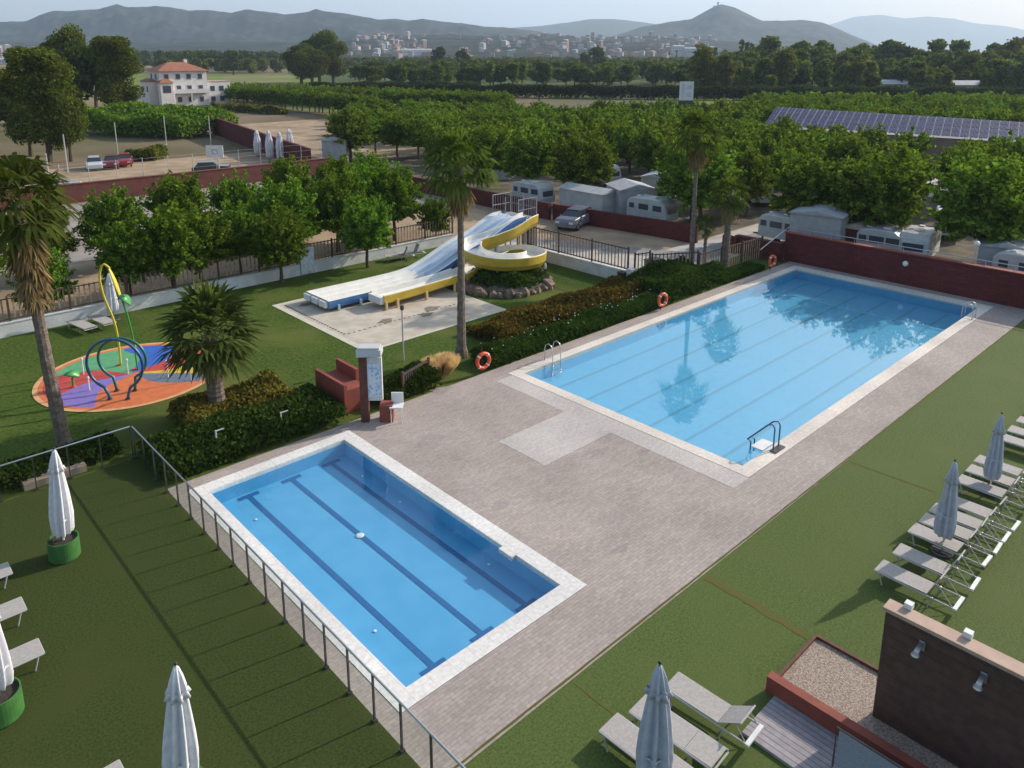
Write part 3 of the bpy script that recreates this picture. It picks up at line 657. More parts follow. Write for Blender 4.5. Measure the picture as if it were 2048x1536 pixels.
# closed parasols
def parasol(loc, h, r0, label, group, mat, pot=False, seed=0, tilt=(0,0), stem=.55):
    rng = random.Random(seed); root = empty('closed_parasol', loc, 0, label, 'parasol', group)
    root.rotation_euler = (.68*.04, .73*.04, 0) if pot else (0, 0, rng.random()*6)
    b = MB(); b.tube([(0,0,.04),(0,0,h+.06)], .028, 8); b.build('pole', K['steel'] if not pot else K['white'], root)
    nf = 8; ph = [rng.random() for _ in range(20)]
    def wob(a, j): return 1+.30*math.cos(nf*a+ph[0]*3+.25*math.sin(j*.9))*min(1,j/3.5)+.10*math.sin(3*a+ph[1]*6+j*.25)
    prof = [(.015,h),(.05,h-.03),(r0*.42,h-.24),(r0*.56,h-.46),(r0*.50,h-.55),(r0*.66,h-.9),(r0*.80,h-1.25),(r0*.92,h-1.6),(r0*1.0,max(stem+.25,h-1.95)),(r0*.92,stem+.08),(r0*.80,stem)]
    b = MB(); b.lathe(prof, n=64, wob=wob); b.build('canopy', mat, root, smooth=True)
    b = MB(); b.lathe([(r0*.62,h-.50),(r0*.80,h-.62),(r0*.70,h-.62),(r0*.6,h-.52)], n=48, wob=lambda a,j: 1+.22*math.cos(nf*a+ph[0]*3)+.06*math.sin(2*a+ph[3]*6)); b.build('vent_flap', mat, root, smooth=True)
    b = MB(); b.lathe([(r0*1.0,1.2),(r0*1.05,1.23),(r0*1.0,1.26)], n=48, wob=lambda a,j: 1+.12*math.cos(nf*a+ph[0]*3)); b.build('tie_band', mat, root, smooth=True)
    b = MB(); b.sphere((0,0,h+.05),.035,8,6); b.build('finial', K['black'], root)
    if not pot:
        b = MB(); b.lathe([(0,.09),(.27,.09),(.30,.06),(.30,.0)], n=20); b.build('base', K['darksteel'], root)
    return root
def pot(loc, r, h, label):
    root = empty('planter', loc, 0, label, 'planter', 'green tubs under the white parasols')
    b = MB(); b.lathe([(r*.93,0),(r,.04),(r,h),(r*.93,h),(r*.93,h-.08)], n=36); b.build('tub', K['potgreen'], root, smooth=False)
    b = MB(); b.lathe([(r*.93,h-.08),(0,h-.06)], n=24); b.build('soil', K['soil'], root)
parasol((-18.35,-.36,0), 3.3, .235, 'closed white parasol in the green tub behind the glass fence', 'white parasols on the left terrace', K['fabric'], True, 1, stem=.75)
pot((-18.35,-.36,0), .40, .60, 'green tub holding the parasol nearest the glass fence')
PL = at(2,1432)
parasol((PL[0],PL[1],0), 3.0, .25, 'closed white parasol cut off by the left edge of the photo', 'white parasols on the left terrace', K['fabric'], True, 2, stem=.75)
pot((PL[0],PL[1],0), .44, .60, 'green tub cut off by the left edge of the photo')
parasol((-18.75,-10.25,0), 3.2, .25, 'closed white parasol alone on the darker turf at the bottom', 'white parasols on the left terrace', K['fabric'], True, 3)
pot((-18.75,-10.25,0), .42, .62, 'green tub below the bottom edge, holding the lone parasol')
parasol((-12.25,-16.15,0), 3.1, .27, 'closed pale parasol between three loungers at the bottom', 'parasols on the right lawn', K['fabric_grey'], False, 4)
parasol((-.10,-17.2,0), 2.85, .215, 'closed grey parasol nearer the wooden wall, in the lounger row', 'parasols on the right lawn', K['fabric_grey'], False, 5)
parasol((4.35,-17.15,0), 2.75, .21, 'closed grey parasol farther up the lounger row', 'parasols on the right lawn', K['fabric_grey'], False, 6)
parasol((-11.05,19.9,0), 2.6, .25, 'closed white parasol against the white wall behind the splash pad', 'parasols near the white wall', K['fabric'], False, 7)
for k,(px,py,h) in enumerate([(540,316,4.0),(561,318,3.9),(581,314,4.1),(516,308,3.6)]):
    p = at(px,py+4); t = (np.array(p)-CAM)@FWD; parasol(p, h, .42, ['folded cream parasol, third from the right behind the trees','folded cream parasol, second from the right behind the trees','folded cream parasol, rightmost of four behind the trees','folded cream parasol, leftmost of four behind the trees'][k], 'folded parasols by the sandy lot', K['fabric'], False, 20+k, stem=.4)

# sun loungers: long axis along -y from the foot end at the origin
def make_lounger(name, raised, low=False):
    r = empty(name, (0,0,0)); W = .31
    def bars(nm, segs, rad=.02):
        b = MB()
        for s in segs: b.tube(s, rad, 6)
        b.build(nm, K['steel'] if nm != 'frame' else K['lframe'], r)
    K.setdefault('lframe', M('pale_lounger_frame', (.42,.41,.39), None, rough=.4))
    if raised: sy = -1.30; by, bz = -1.56, .93
    else: sy = -1.30; by, bz = -1.92, .36
    if low: by, bz = -1.80, .68
    segs = [[(x,0,.345),(x,-1.95,.30 if raised else .345)] for x in (-W,W)]+[[(-W,0,.345),(W,0,.345)],[(-W,-1.95,.30),(W,-1.95,.30)]]
    bars('frame', segs, .022)
    b = MB(); b.bx(-W+.015,W-.015,sy,0,.352,.368); b.build('seat_sling', K['sling'], r)
    b = MB(); n = 4
    vs = []; 
    for z in (0,.016):
        for (y,q) in ((sy-.01,.355),(by,bz)):
            for x in (-W+.015,W-.015): vs.append((x,y,q+z))
    b.add(vs, [(0,1,3,2),(4,6,7,5),(0,2,6,4),(1,5,7,3),(0,4,5,1),(2,3,7,6)]); b.build('backrest', K['sling'], r)
    for x in (-W,W):
        for y in (-.12,-1.45):
            b = MB(); b.tube([(x,y,.34),(x*.98,y-(.10 if y > -1 else -.10),0)], .02, 6); b.build('leg', K['lframe'], r)
    if raised:
        b = MB(); b.tube([(-W,by,bz+.01),(W,by,bz+.01)], .02, 6)
        for x in (-W+.04,W-.04): b.tube([(x,by+.1,bz-.12),(x,-1.9,.31)], .012, 5)
        b.build('backrest_strut', K['lframe'], r)
        b = MB(); b.box((0,-1.97,.30),(2*W+.04,.09,.05)); b.build('end_bar', K['white'], r)
    return r
pr_raised = make_lounger('sun_lounger', True); pr_flat = make_lounger('sun_lounger', False); pr_low = make_lounger('sun_lounger', True, True)
pos = [(-2.35,-16.38),(-1.25,-16.42),(.10,-16.33),(.86,-16.36),(1.66,-16.37),(2.52,-16.4),(4.05,-16.35),(5.0,-16.35),(5.9,-16.33),(8.25,-16.45),(9.2,-16.45),(10.3,-16.45),(12.2,-16.45),(13.2,-16.45)]
names = ['nearest','second','third','fourth','fifth','sixth','seventh','eighth','ninth','tenth','eleventh','twelfth','thirteenth','fourteenth']
for i,(x,y) in enumerate(pos):
    o = pr_raised if i == 0 else copy_tree(pr_raised)
    o.location = (x-.12,y,0); o.rotation_euler.z = RAD([0,1,-1,1.5,0,-1,1,0,-1,0,1,0,0,1][i])
    tag(o, 'raised grey sun lounger, %s to the wooden wall in the long row'%('nearest' if i == 0 else names[i]+' nearest'), 'sun lounger', 'row of loungers on the right lawn')
for x,y,rz,fl,lb in [(-11.72,-14.62,2,1,'flat grey lounger left of the pale parasol at the bottom'),(-10.9,-14.74,3,1,'flat grey lounger partly behind the pale parasol at the bottom'),(-9.86,-14.86,3,0,'grey lounger with raised back right of the pale parasol at the bottom')]:
    o = pr_flat if x < -11.5 else (copy_tree(pr_flat) if fl else pr_low); o.location = (x,y,0); o.rotation_euler.z = RAD(rz); tag(o, lb, 'sun lounger', 'loungers round the bottom parasol')
for x,y,lb in [(-19.67,-.44,'grey lounger end by the upper left edge of the photo'),(-19.72,-2.28,'grey lounger behind the leftmost parasol, upper one'),(-19.76,-4.2,'grey lounger just above the leftmost green tub'),(-19.40,-8.95,'grey lounger corner at the bottom edge left of the lone parasol')]:
    o = copy_tree(pr_flat); o.location = (x,y,0); o.rotation_euler.z = RAD(-90); tag(o, lb, 'sun lounger', 'loungers on the left terrace')
for x,y,rz,lb in [(-12.9,20.3,10,'pale lounger under the small tree left of the back parasol'),(-11.9,20.4,8,'pale lounger next to the back parasol by the white wall')]:
    o = copy_tree(pr_flat); o.location = (x,y,0); o.rotation_euler.z = RAD(rz); tag(o, lb, 'sun lounger', 'loungers by the white wall')
for x,y,rz,lb in [(6.3,20.2,60,'pale lounger with raised back by the wall behind the blue slide'),(7.1,19.9,75,'pale lounger stacked askew behind the blue slide')]:
    o = copy_tree(pr_raised); o.location = (x,y,0); o.rotation_euler.z = RAD(rz); tag(o, lb, 'sun lounger', 'loungers behind the blue slide')

# info pillar with poster, red block and chair at the deck edge
r = empty('info_pillar', (-7.4,.75,0), 0, 'rusty pillar with a white poster and grey hood by the small pool', 'sign pillar')
PR = RAD(-42)
b = MB(); b.box((-7.62,.92,1.4),(.30,.30,2.8),PR); b.build('post', K['rust'], r, True)
b = MB(); b.box((-7.33,.66,1.75),(.62,.16,1.75),PR); b.build('panel', K['whitewall'], r, True)
b = MB(); b.box((-7.392,.59,1.72),(.50,.012,1.35),PR); b.build('poster', M('poster_print', (.62,.68,.76), (.30,.42,.60), 9, .6, detail=2, low=.52, high=.6), r, True)
b = MB(); b.box((-7.42,.76,2.86),(.92,.62,.26),PR); b.box((-7.42,.76,3.02),(.80,.5,.10),PR); b.build('hood', K['bgrey'], r, True)
r = empty('red_block', (-7.8,2.4,0), 0, 'red brown rendered block with two raised side walls by the hedge', 'masonry block')
b = MB(); b.bx(-7.8,-6.95,1.95,4.1,0,.95); b.build('block', K['redpaint'], r, True)
b = MB(); b.bx(-7.93,-7.8,1.9,4.15,0,1.22); b.build('side_wall', K['redpaint'], r, True)
b = MB(); b.bx(-6.95,-6.8,2.6,4.15,0,1.4); b.build('side_wall', K['redpaint'], r, True)
b = MB(); b.box((-6.95,.45,.34),(.5,.5,.68),PR); single('drinking_block', b, K['redpaint'], 'small red cube at the foot of the info pillar', 'block')
r = empty('folding_chair', (-6.75,.1,0), 0, 'white plastic chair beside the small red cube', 'chair')
b = MB(); b.box((-6.72,.12,.62),(.50,.48,.05),PR); b.build('seat', K['white'], r, True)
b = MB(); b.box((-6.55,.30,.85),(.46,.05,.42),PR); b.build('backrest', K['white'], r, True)
for dx,dy in ((-.2,-.2),(.2,-.2),(-.2,.2),(.2,.2)):
    c,s_ = math.cos(PR),math.sin(PR); x=-6.72+dx*c-dy*s_; y=.12+dx*s_+dy*c; b = MB(); b.tube([(x,y,0),(x*.97-6.72*.03,y,.6)],.02,6); b.build('leg', K['white'], r, True)

# poles and lamps
def lamp(loc, h, label, head='box', mat=None):
    r = empty('garden_lamp', loc, 0, label, 'lamp'); b = MB(); b.tube([(0,0,0),(0,0,h)], .035, 8); b.build('pole', mat or K['bgrey'], r)
    b = MB()
    if head == 'ball': b.sphere((0,0,h+.14),.17,14,10); b.build('globe', K['white'], r, smooth=True)
    else: b.lathe([(.0,h+.2),(.09,h+.18),(.09,h),(.05,h-.05),(0,h-.05)],n=10); b.build('lantern', K['darksteel'], r)
lamp((-3.05,4.85,0), 2.5, 'thin grey lamp post on the lawn in front of the beige slide slab')
lamp((27.5,-9.6,0), 2.9, 'white globe lamp behind the red wall at the right', 'ball')
lamp((27.4,15.0,0), 3.2, 'slim lamp post beside the camp road', 'box', K['white']) if False else None
lamp((30.5,8.3,0), 3.6, 'pale lamp post by the camp road between the two right palms', 'box', K['white'])
b = MB(); b.sphere((26.42,-6.2,1.35),.17,14,10); single('wall_lamp', b, K['white'], 'round white lamp fixed on the red wall', 'lamp', smooth=True)
for x,y,h,lb in [(-12.95,2.05,1.05,'short white post with a bracket at the deck edge'),(-10.5,2.1,.9,'short pale post in the dark hedge near the small pool'),(-11.1,9.3,1.5,'pale shower post beside the splash pad and the small palm')]:
    b = MB(); b.tube([(0,0,0),(0,0,h)], .03, 6); b.box((.14,0,h-.02),(.3,.03,.03)); o = b.build('post', K['bgrey']); o.location = (x,y,0); tag(o, lb, 'post')
b = MB(); b.box((0,0,.82),(.95,.05,1.62)); b.box((0,0,1.66),(1.0,.08,.05)); o = b.build('notice_board', M('notice_print', (.58,.60,.64), (.40,.44,.50), 7, .7, low=.5, high=.6)); o.location = (.85,20.83,.05); o.rotation_euler.z = 0; tag(o, 'white notice board hanging on the picket fence by a young tree', 'notice board')
picket_fence((-5.45,1.5),(-3.75,2.0), 0, 1.15, 'short dark picket fence in the hedge by the dry grass clump', post=2.4, step=.13, picket=K['darksteel'])
b = MB(); b.box((14.0,5.75,.35),(.45,.45,.7)); b.box((14.0,5.75,.73),(.5,.5,.06)); single('litter_bin', b, K['black'], 'black bin at the end of the short white wall', 'bin')
r = empty('wheelie_bin', (16.9,5.6,0), 0, 'dark green bin behind the picket fence by the road', 'bin'); b = MB(); b.box((16.9,5.6,.5),(1.0,.7,1.0)); b.build('body', K['potgreen'], r, True); b = MB(); b.box((16.9,5.6,1.04),(1.06,.76,.08)); b.build('lid', K['black'], r, True)
r = empty('garden_tap', at(1090,548), 0, 'small white and black garden figure on the lawn beside the spiral slide', 'garden figure'); b = MB(); b.lathe([(0,0),(.12,0),(.10,.3),(0,.34)],n=10); b.build('base', K['black'], r); b = MB(); b.lathe([(0,.33),(.09,.36),(.10,.55),(.05,.72),(0,.76)],n=10); b.build('top', K['white'], r)

# ================================================================== SLIDES AND SPLASH PAD
def catmull(P, n=8):
    P = [Vector(p) for p in P]; Q = [P[0]*2-P[1]]+P+[P[-1]*2-P[-2]]; out = []
    for i in range(1, len(Q)-2):
        for k in range(n):
            t = k/n; a,b_,c,d = Q[i-1],Q[i],Q[i+1],Q[i+2]
            out.append(.5*((2*b_)+(c-a)*t+(2*a-5*b_+4*c-d)*t*t+(3*b_-a-3*c+d)*t**3))
    out.append(P[-1]); return out
def flume(b, path, prof, mi_of=None, bank=None):
    """sweep an open cross-section (list of (side, up)) along a path"""
    n = len(prof); vs = []; L = len(path)
    for i, p in enumerate(path):
        t = path[min(i+1,L-1)]-path[max(i-1,0)]; t.z *= .0; t.normalize(); s = Vector((-t.y, t.x, 0))
        for (a, u) in prof: q = p+s*a; vs.append((q.x, q.y, q.z+u))
    base = len(b.v); b.v += vs
    for i in range(L-1):
        for k in range(n-1):
            a = base+i*n+k; b.f.append((a, a+1, a+1+n, a+n)); b.m.append(mi_of(k) if mi_of else 0)
# blue three-lane slide
r = empty('blue_slide', (0,14.5,0), 0, 'three-lane pale blue racing slide ending on the beige slab', 'water slide')
zc = [(-2.1,.45),(-1.9,.44),(0,.43),(2.5,.42),(4.4,.48),(5.6,.72),(6.8,1.15),(8.0,1.62),(9.0,1.92),(9.9,2.15),(11.0,2.62),(12.0,2.98),(12.9,3.05)]
path = catmull([(x,14.45,z) for x,z in zc], 5)
W_ = 1.28
prof = [(-W_,-.22),(-W_-.03,.0),(-W_,.20),(-W_+.10,.22),(-W_+.18,.02),(-.54,.0),(-.47,.16),(-.37,.16),(-.30,.0),(.30,.0),(.37,.16),(.47,.16),(.54,0),(W_-.18,.02),(W_-.10,.22),(W_,.20),(W_+.03,0),(W_,-.22)]
b = MB(); flume(b, path, prof, lambda k: 1 if k < 2 or k > 14 else (2 if k in (2,3,6,10,14,13) else 0)); b.build('trough', [K['slide_pale'],K['slide_blue'],K['slide_white']], r, True, smooth=False)
b = MB(); flume(b, [p for p in path if p.x < 5], [(s,u+.004) for s,u in prof[3:15]]); b.build('run_out', K['slide_white'], r, True)
for k in (-.84,0,.84):
    b = MB(); b.box((-2.14,14.45+k,.44),(.26,.66,.34)); b.build('end_buffer', K['white'], r, True)
for x in (-1.5,-.1,1.6,3.4):
    for y in (13.12,15.78): b = MB(); b.box((x,y,.20),(.14,.10,.34)); b.build('support', K['support_b'], r, True)
for x,z in ((6,.6),(8.4,1.4),(10.4,2.0),(12.4,2.9)):
    for y in (13.4,15.5): b = MB(); b.box((x,y,z/2),(.14,.14,z)); b.build('support', K['support_b'], r, True)
b = MB(); b.add([(4.2,13.17,.1),(13,13.17,3.1),(13,13.17,2.75),(4.2,13.17,-.02)], [(0,1,2,3)])
# yellow spiral slide
r = empty('spiral_slide', (9.7,12.2,0), 0, 'yellow spiral slide with a white trough curling round a planted mound', 'water slide')
sp = catmull([(13.5,13.4,2.95),(12.6,13.2,2.85),(11.3,13.1,2.45),(9.9,13.3,2.15),(8.5,13.5,1.90),(7.5,12.2,1.72),(8.0,10.7,1.50),(9.5,10.0,1.38),(11.1,10.4,1.28),(11.8,11.9,1.15),(11.1,13.1,1.0),(9.6,13.1,.86),(8.0,12.6,.72),(6.6,12.2,.56),(5,12.1,.44),(3,12.1,.36),(1.5,12.1,.32),(.35,12.1,.32)], 7)
U = [(-.62,.42),(-.66,.40),(-.68,.36),(-.64,-.12),(-.45,-.42),(.45,-.42),(.64,-.12),(.68,.36),(.66,.40),(.62,.42),(.58,.40),(.55,.10),(.36,-.04),(-.36,-.04),(-.55,.10),(-.58,.40),(-.62,.42)]
cut = next(i for i,p in enumerate(sp) if i > 75 and p.x < 6.2)
b = MB(); flume(b, sp[:cut+1], U, lambda k: 0 if 1 <= k <= 7 else 1); b.build('trough', [K['slide_yellow'],K['slide_white']], r, True)
U2 = [(a,(u if u > -.05 else u*.42)+.12) for a,u in U]
b = MB(); flume(b, sp[cut:], U2, lambda k: 0 if 1 <= k <= 7 else 1); b.build('run_out', [K['slide_yellow'],K['slide_white']], r, True)
b = MB(); b.box((.27,12.1,.55),(.24,1.2,.40)); b.build('end_buffer', K['white'], r, True)
for (x,y,h) in ((.45,11.38,.5),(1.2,11.38,.5),(3.2,11.36,.5),(5.3,11.4,.55),(7.0,12.0,.5),(8.2,10.8,1.2),(11.0,10.8,1.0),(9.4,13.3,2.1),(12.2,13.0,2.8)):
    b = MB(); b.box((x,y,h/2),(.13,.13,h)); b.build('support', K['support'], r, True)
# slide tower with cage
r = empty('slide_tower', (15.1,15.6,0), 0, 'grey caged slide tower with railings above both slides', 'tower')
K['towergrey'] = M('galvanised_tower', (.30,.30,.31), (.24,.24,.25), 4, .5)
TX0,TX1,TY0,TY1 = 13.0,14.7,14.0,16.6
for x in (TX0,TX1):
    for y in (TY0,(TY0+TY1)/2,TY1): b = MB(); b.tube([(x,y,0),(x,y,4.25)],.05,6); b.build('post', K['towergrey'], r, True)
b = MB(); b.bx(TX0,TX1,TY0,TY1,2.72,2.82); b.build('platform', K['towergrey'], r, True)
b = MB()
for y0,y1,x in ((TY0,TY1,TX1),):
    for i in range(14): y = y0+(y1-y0)*i/13; b.tube([(x,y,2.85),(x,y,4.2)],.022,4)
for y in (TY0,TY1):
    for i in range(8): x = TX0+(TX1-TX0)*i/7; b.tube([(x,y,2.85),(x,y,4.2)],.022,4)
for z in (3.5,4.22):
    b.tube([(TX0,TY0,z),(TX1,TY0,z),(TX1,TY1,z),(TX0,TY1,z)],.028,5)
b.build('cage', K['towergrey'], r, True)
b = MB(); 
for i in range(13): b.bx(TX0+.3, TX0+1.3, TY1+.05+.26*i, TY1+.33+.26*i, 2.66-.21*i, 2.71-.21*i)
b.build('stairs', K['towergrey'], r, True)
b = MB(); b.bx(TX0+.04,TX1-.04,TY0+.05,TY0+.07,0.0,2.7); b.build('mesh_panel', glassmat('tower_mesh', (.55,.55,.56)), r, True)

# splash pad
SC = (-12.72, 11.85); SR = 3.78
cols = {'orange':(.62,.16,.05),'peach':(.66,.36,.16),'green':(.10,.34,.16),'blue':(.03,.12,.48),'red':(.50,.06,.05),'yellow':(.62,.42,.03),'slate':(.12,.16,.22),'purple':(.22,.16,.46)}
SM_ = [M('rubber_'+k, v, tuple(c*.85 for c in v), 3, .75, .15, 60) for k,v in cols.items()]; ck = list(cols)
def splash_col(r_, px, py):    # px right, py up as seen from the deck side
    if r_ > .955: return 'peach'
    if r_ > .90: return 'orange'
    a = math.degrees(math.atan2(py, px+.0)) % 360; a += 10*math.sin(r_*5)
    if a < 26: return 'yellow'
    if a < 68: return 'red'
    if a < 112: return 'blue'
    if a < 176: return 'green'
    if a < 222: return 'red'
    if a < 262: return 'purple'
    if a < 335: return 'orange'
    return 'slate'
b = MB(); NR, NA = 40, 180; pts = []
for j in range(NR+1):
    for k in range(NA):
        rr = SR*j/NR; a = 2*math.pi*k/NA; pts.append((SC[0]+rr*math.cos(a), SC[1]+rr*math.sin(a), .012))
fs = []; ms = []
ex, ey = Vector((.73,-.68)), Vector((.67,.74))
for j in range(NR):
    for k in range(NA):
        q = j*NA+k; q2 = j*NA+(k+1)%NA
        fs.append((q, q+NA, q2+NA, q2)) if j else fs.append((q, q+NA, q2+NA))
        a = 2*math.pi*(k+.5)/NA; v = Vector((math.cos(a), math.sin(a)))*((j+.5)/NR); ms.append(ck.index(splash_col(v.length, v.dot(ex), v.dot(ey))))
b.v = pts; b.f = fs; b.m = ms; struct('splash_pad', b, SM_)
for i,(ox,oy,mt,nm) in enumerate([(-13.98,9.42,'hoopblue','dark blue water hoop in front, on the splash pad'),(-13.5,10.1,'hoopgreen','dark green water hoop just behind the blue one')]):
    r = empty('water_hoop', (ox,oy,0), 0, nm, 'water hoop', 'water hoops on the splash pad')
    r.rotation_euler.z = RAD(-42); R_ = 1.12 if i == 0 else .98
    pp = [(R_*math.sin(a), 0, 1.55-R_*math.cos(a)*1.0) for a in [RAD(28)+RAD(304)*k/36 for k in range(37)]]
    pp = [(.36,0,.0),(.40,.02,.22)]+pp+[(-.40,.02,.22),(-.36,0,0)]
    b = MB(); b.tube([(x,y,z*(2.62/2.67) if i == 0 else z*.93) for x,y,z in pp], .06, 8); b.build('hoop', K[mt], r, smooth=True)
    for x in (-.37,.37): b = MB(); b.lathe([(0,.06),(.1,.06),(.11,0)],(x,0,0),10); b.build('foot', K['darksteel'], r)
def cane(loc, pts, rad, mt, label, leaf=None, foot=True):
    r = empty('water_cane', loc, RAD(-42), label, 'water cane', 'canes on the splash pad'); b = MB(); b.tube(catmull(pts,6), rad, 7); b.build('stem', K[mt], r, smooth=True)
    if leaf:
        b = MB(); (x0,z0),(x1,z1),w_ = leaf; n = 8
        vs = []; 
        for k in range(n+1):
            t = k/n; x = x0+(x1-x0)*t; z = z0+(z1-z0)*t+.12*math.sin(math.pi*t); w2 = w_*math.sin(math.pi*min(1,t*.9+.08))
            vs += [(x-w2*.3,-w2,z),(x+w2*.3,w2,z+.02),(x+w2*.3,w2,z-.03),(x-w2*.3,-w2,z-.05)]
        fs = []
        for k in range(n):
            for q in range(4): fs.append((k*4+q,k*4+(q+1)%4,k*4+4+(q+1)%4,k*4+4+q))
        b.add(vs, fs); b.build('leaf', K[mt], r, smooth=True)
    b = MB(); b.lathe([(0,.07),(.09,.07),(.1,0)],n=10); b.build('foot', K['red_ring'], r)
cane((-12.85,13.2,0), [(.10,0,0),(.12,0,1.2),(.02,0,2.2),(-.28,0,3.3),(-.36,0,4.2),(-.15,0,4.75),(.12,0,4.6)], .05, 'yellow', 'tall yellow water cane with a hanging leaf', ((.05,4.7),(.55,2.9),.10))
cane((-12.5,12.2,0), [(.15,0,0),(.12,0,1.4),(-.02,0,2.6),(-.16,0,3.3),(-.05,0,3.5)], .04, 'green', 'slender green water cane with a round green leaf on top', ((-.25,3.5),(.2,3.05),.22))
cane((-15.0,12.0,0), [(0,0,0),(0,0,.45)], .05, 'green', 'small green spray toadstool at the left of the splash pad', ((-.3,.62),(.3,.5),.28))
for x,y,h in ((-14.3,13.2,.75),(-12.85,11.9,.7),(-14.6,11.2,.6),(-11.7,10.3,.8)):
    b = MB(); b.tube([(0,0,0),(0,0,h)], .03, 6); b.lathe([(0,h+.03),(.05,h),(.05,h-.08)],n=8); o = b.build('spray_post', K['white']); o.location = (x,y,.01); tag(o, 'short thin pale spray post standing on the coloured splash pad', 'spray post', 'spray posts on the splash pad')

# ================================================================== PLANTING ROUND THE POOLS
def palm(loc, h, R, nf, label, seed, lean=(0,0), skirt=0.0, r0=.27, r1=.17, droop=1.0, cmat=None, blade=.5, sizek=1.0):
    rng = random.Random(seed); root = empty('palm_tree', loc, 0, label, 'palm')
    b = MB(); n = 34; pts = []; rs = []
    for i in range(n+1):
        t = i/n; pts.append((lean[0]*math.sin(t*1.4)/math.sin(1.4), lean[1]*t, h*t)); rs.append((r0+(r1-r0)*min(1,t*1.6))*(1+.10*(i%2))+(.12*max(0,1-t*14)))
    pts[0] = (0,0,-.1); b.tube(pts, .2, 10, rs=rs); b.build('trunk', K['palmtrunk'], root)
    top = Vector(pts[-1]); V = []
    def frond(b, base, az, el, L, mat_n, dead=False):
        d = Vector((math.cos(az)*math.cos(el), math.sin(az)*math.cos(el), math.sin(el))); side = Vector((-math.sin(az), math.cos(az), 0))
        pl = L*.45; tip = base+d*pl; sag = Vector((0,0,-1))*L*.10*droop
        b.add([tuple(base-side*.02),tuple(base+side*.02),tuple(tip+side*.012+sag*.3),tuple(tip-side*.012+sag*.3)], [(0,1,2,3)])
        tip = tip+sag*.3; upn = side.cross(d)
        for k in range(mat_n):
            a = (k/(mat_n-1)-.5)*RAD(170 if not dead else 90)
            dd = d*math.cos(a)+side*math.sin(a)+upn*rng.uniform(-.12,.12); dd.normalize(); l = L*.58*(1-.25*abs(a)/1.5)*rng.uniform(.85,1.1)
            w_ = dd.cross(upn)*L*.036*sizek; mid = tip+dd*l*.55+sag*.25; end = tip+dd*l+sag*(1.0 if not dead else .3)+Vector((0,0,-l*.28*droop))
            b.add([tuple(tip),tuple(mid-w_),tuple(end),tuple(mid+w_)], [(0,1,2,3)])
    b = MB()
    for i in range(nf):
        u = i/nf; el = RAD(80)-RAD(112)*u**.85; az = i*2.39996+rng.uniform(-.2,.2); frond(b, top+Vector((0,0,.25-.35*u)), az, el+rng.uniform(-.12,.12), R*rng.uniform(.85,1.08), 13)
    b.build('crown', cmat or L_PALM, root)
    if skirt:
        b = MB()
        for i in range(int(30+skirt*22)):
            u = rng.random(); az = rng.random()*6.28; el = RAD(-48-34*rng.random()); frond(b, top+Vector((-lean[0]*.12*u,0,-.2-skirt*u)), az, el, R*(.72-.25*u)*rng.uniform(.8,1.1), 7, True)
        b.build('dead_frond_skirt', L_SKIRT, root)
    return root
palm((-.75,3.45,0), 9.0, 2.0, 34, 'tall palm with a bare trunk behind the nearest lifebuoy', 1, (.15,.1), 1.3, .21, .14)
palm((-16.75,6.1,0), 9.0, 2.1, 44, 'tall leaning palm with a long dead skirt at the left edge', 2, (-.30,.15), 2.5, .23, .17)
palm((19.2,4.3,0), 8.9, 1.95, 32, 'tallest thin palm behind the far corner of the big pool', 3, (.1,.1), 1.3, .19, .12)
palm((21.3,3.1,0), 5.0, 1.65, 30, 'shorter palm with rusty dead fronds right of the tallest thin palm', 4, (.1,.0), 1.0, .24, .20)
palm((20.1,3.9,0), 3.0, .85, 22, 'small young palm against the trunk of the tallest thin palm', 9, (0,0), .2, .12, .1)
palm((-11.55,5.35,0), 3.3, 2.2, 58, 'stout bushy palm between the splash pad and the small pool', 5, (-.05,.05), .35, .33, .28, .5, leafmat('bushy_palm_fronds', (.045,.075,.020), (.13,.165,.045), .32))
P_M0 = tree_protos('mulberry', 4, 100, L_CAMPD, 0)
near = [(-13.6,22.4,.80),(-9.3,22.5,.95),(-7.2,21.9,1.12),(-5.4,22.3,1.02),(-1.25,20.35,.95),(-2.6,23.2,.98),(1.0,23.9,1.12),(4.55,19.6,.98),(5.3,24.6,1.10),(8.2,25.6,1.10),(10.3,24.8,1.12),(-15.8,28.5,1.0),(-11.7,30.8,1.0),(-7.6,30.5,1.02),(-3.2,31.2,1.12),(1.2,31.5,1.02),(5.6,31.7,1.15),(9.8,32,1.1),(12.0,21.9,.72),(-19.8,24.5,.9),(15.5,36,1.0)]
lbl = ['young round tree by the left end of the white wall','dark tree left of the big bushy one behind the splash pad','largest bushy tree over the white wall behind the splash pad','tree just right of the largest bushy one','small tree with a thin stem in front of the white wall','tree behind the wall above the notice board, left one','broad tree behind the wall above the notice board','slim tree on the lawn behind the blue slide','broad tree behind the wall beyond the blue slide','dark tree left of the bare palm crown','tree half hidden by the bare palm crown']
for i,(x,y,s) in enumerate(near):
    s *= .86 if y < 23.5 else .92; plant_tree('mulberry_tree', P_M0[i%4], (x,y,-.03), s, i*1.3, lbl[i] if i < len(lbl) else 'leafy mulberry tree standing in the dirt yard behind the white wall', 'tree', 'mulberry trees along the white wall', sz=s*1.0)
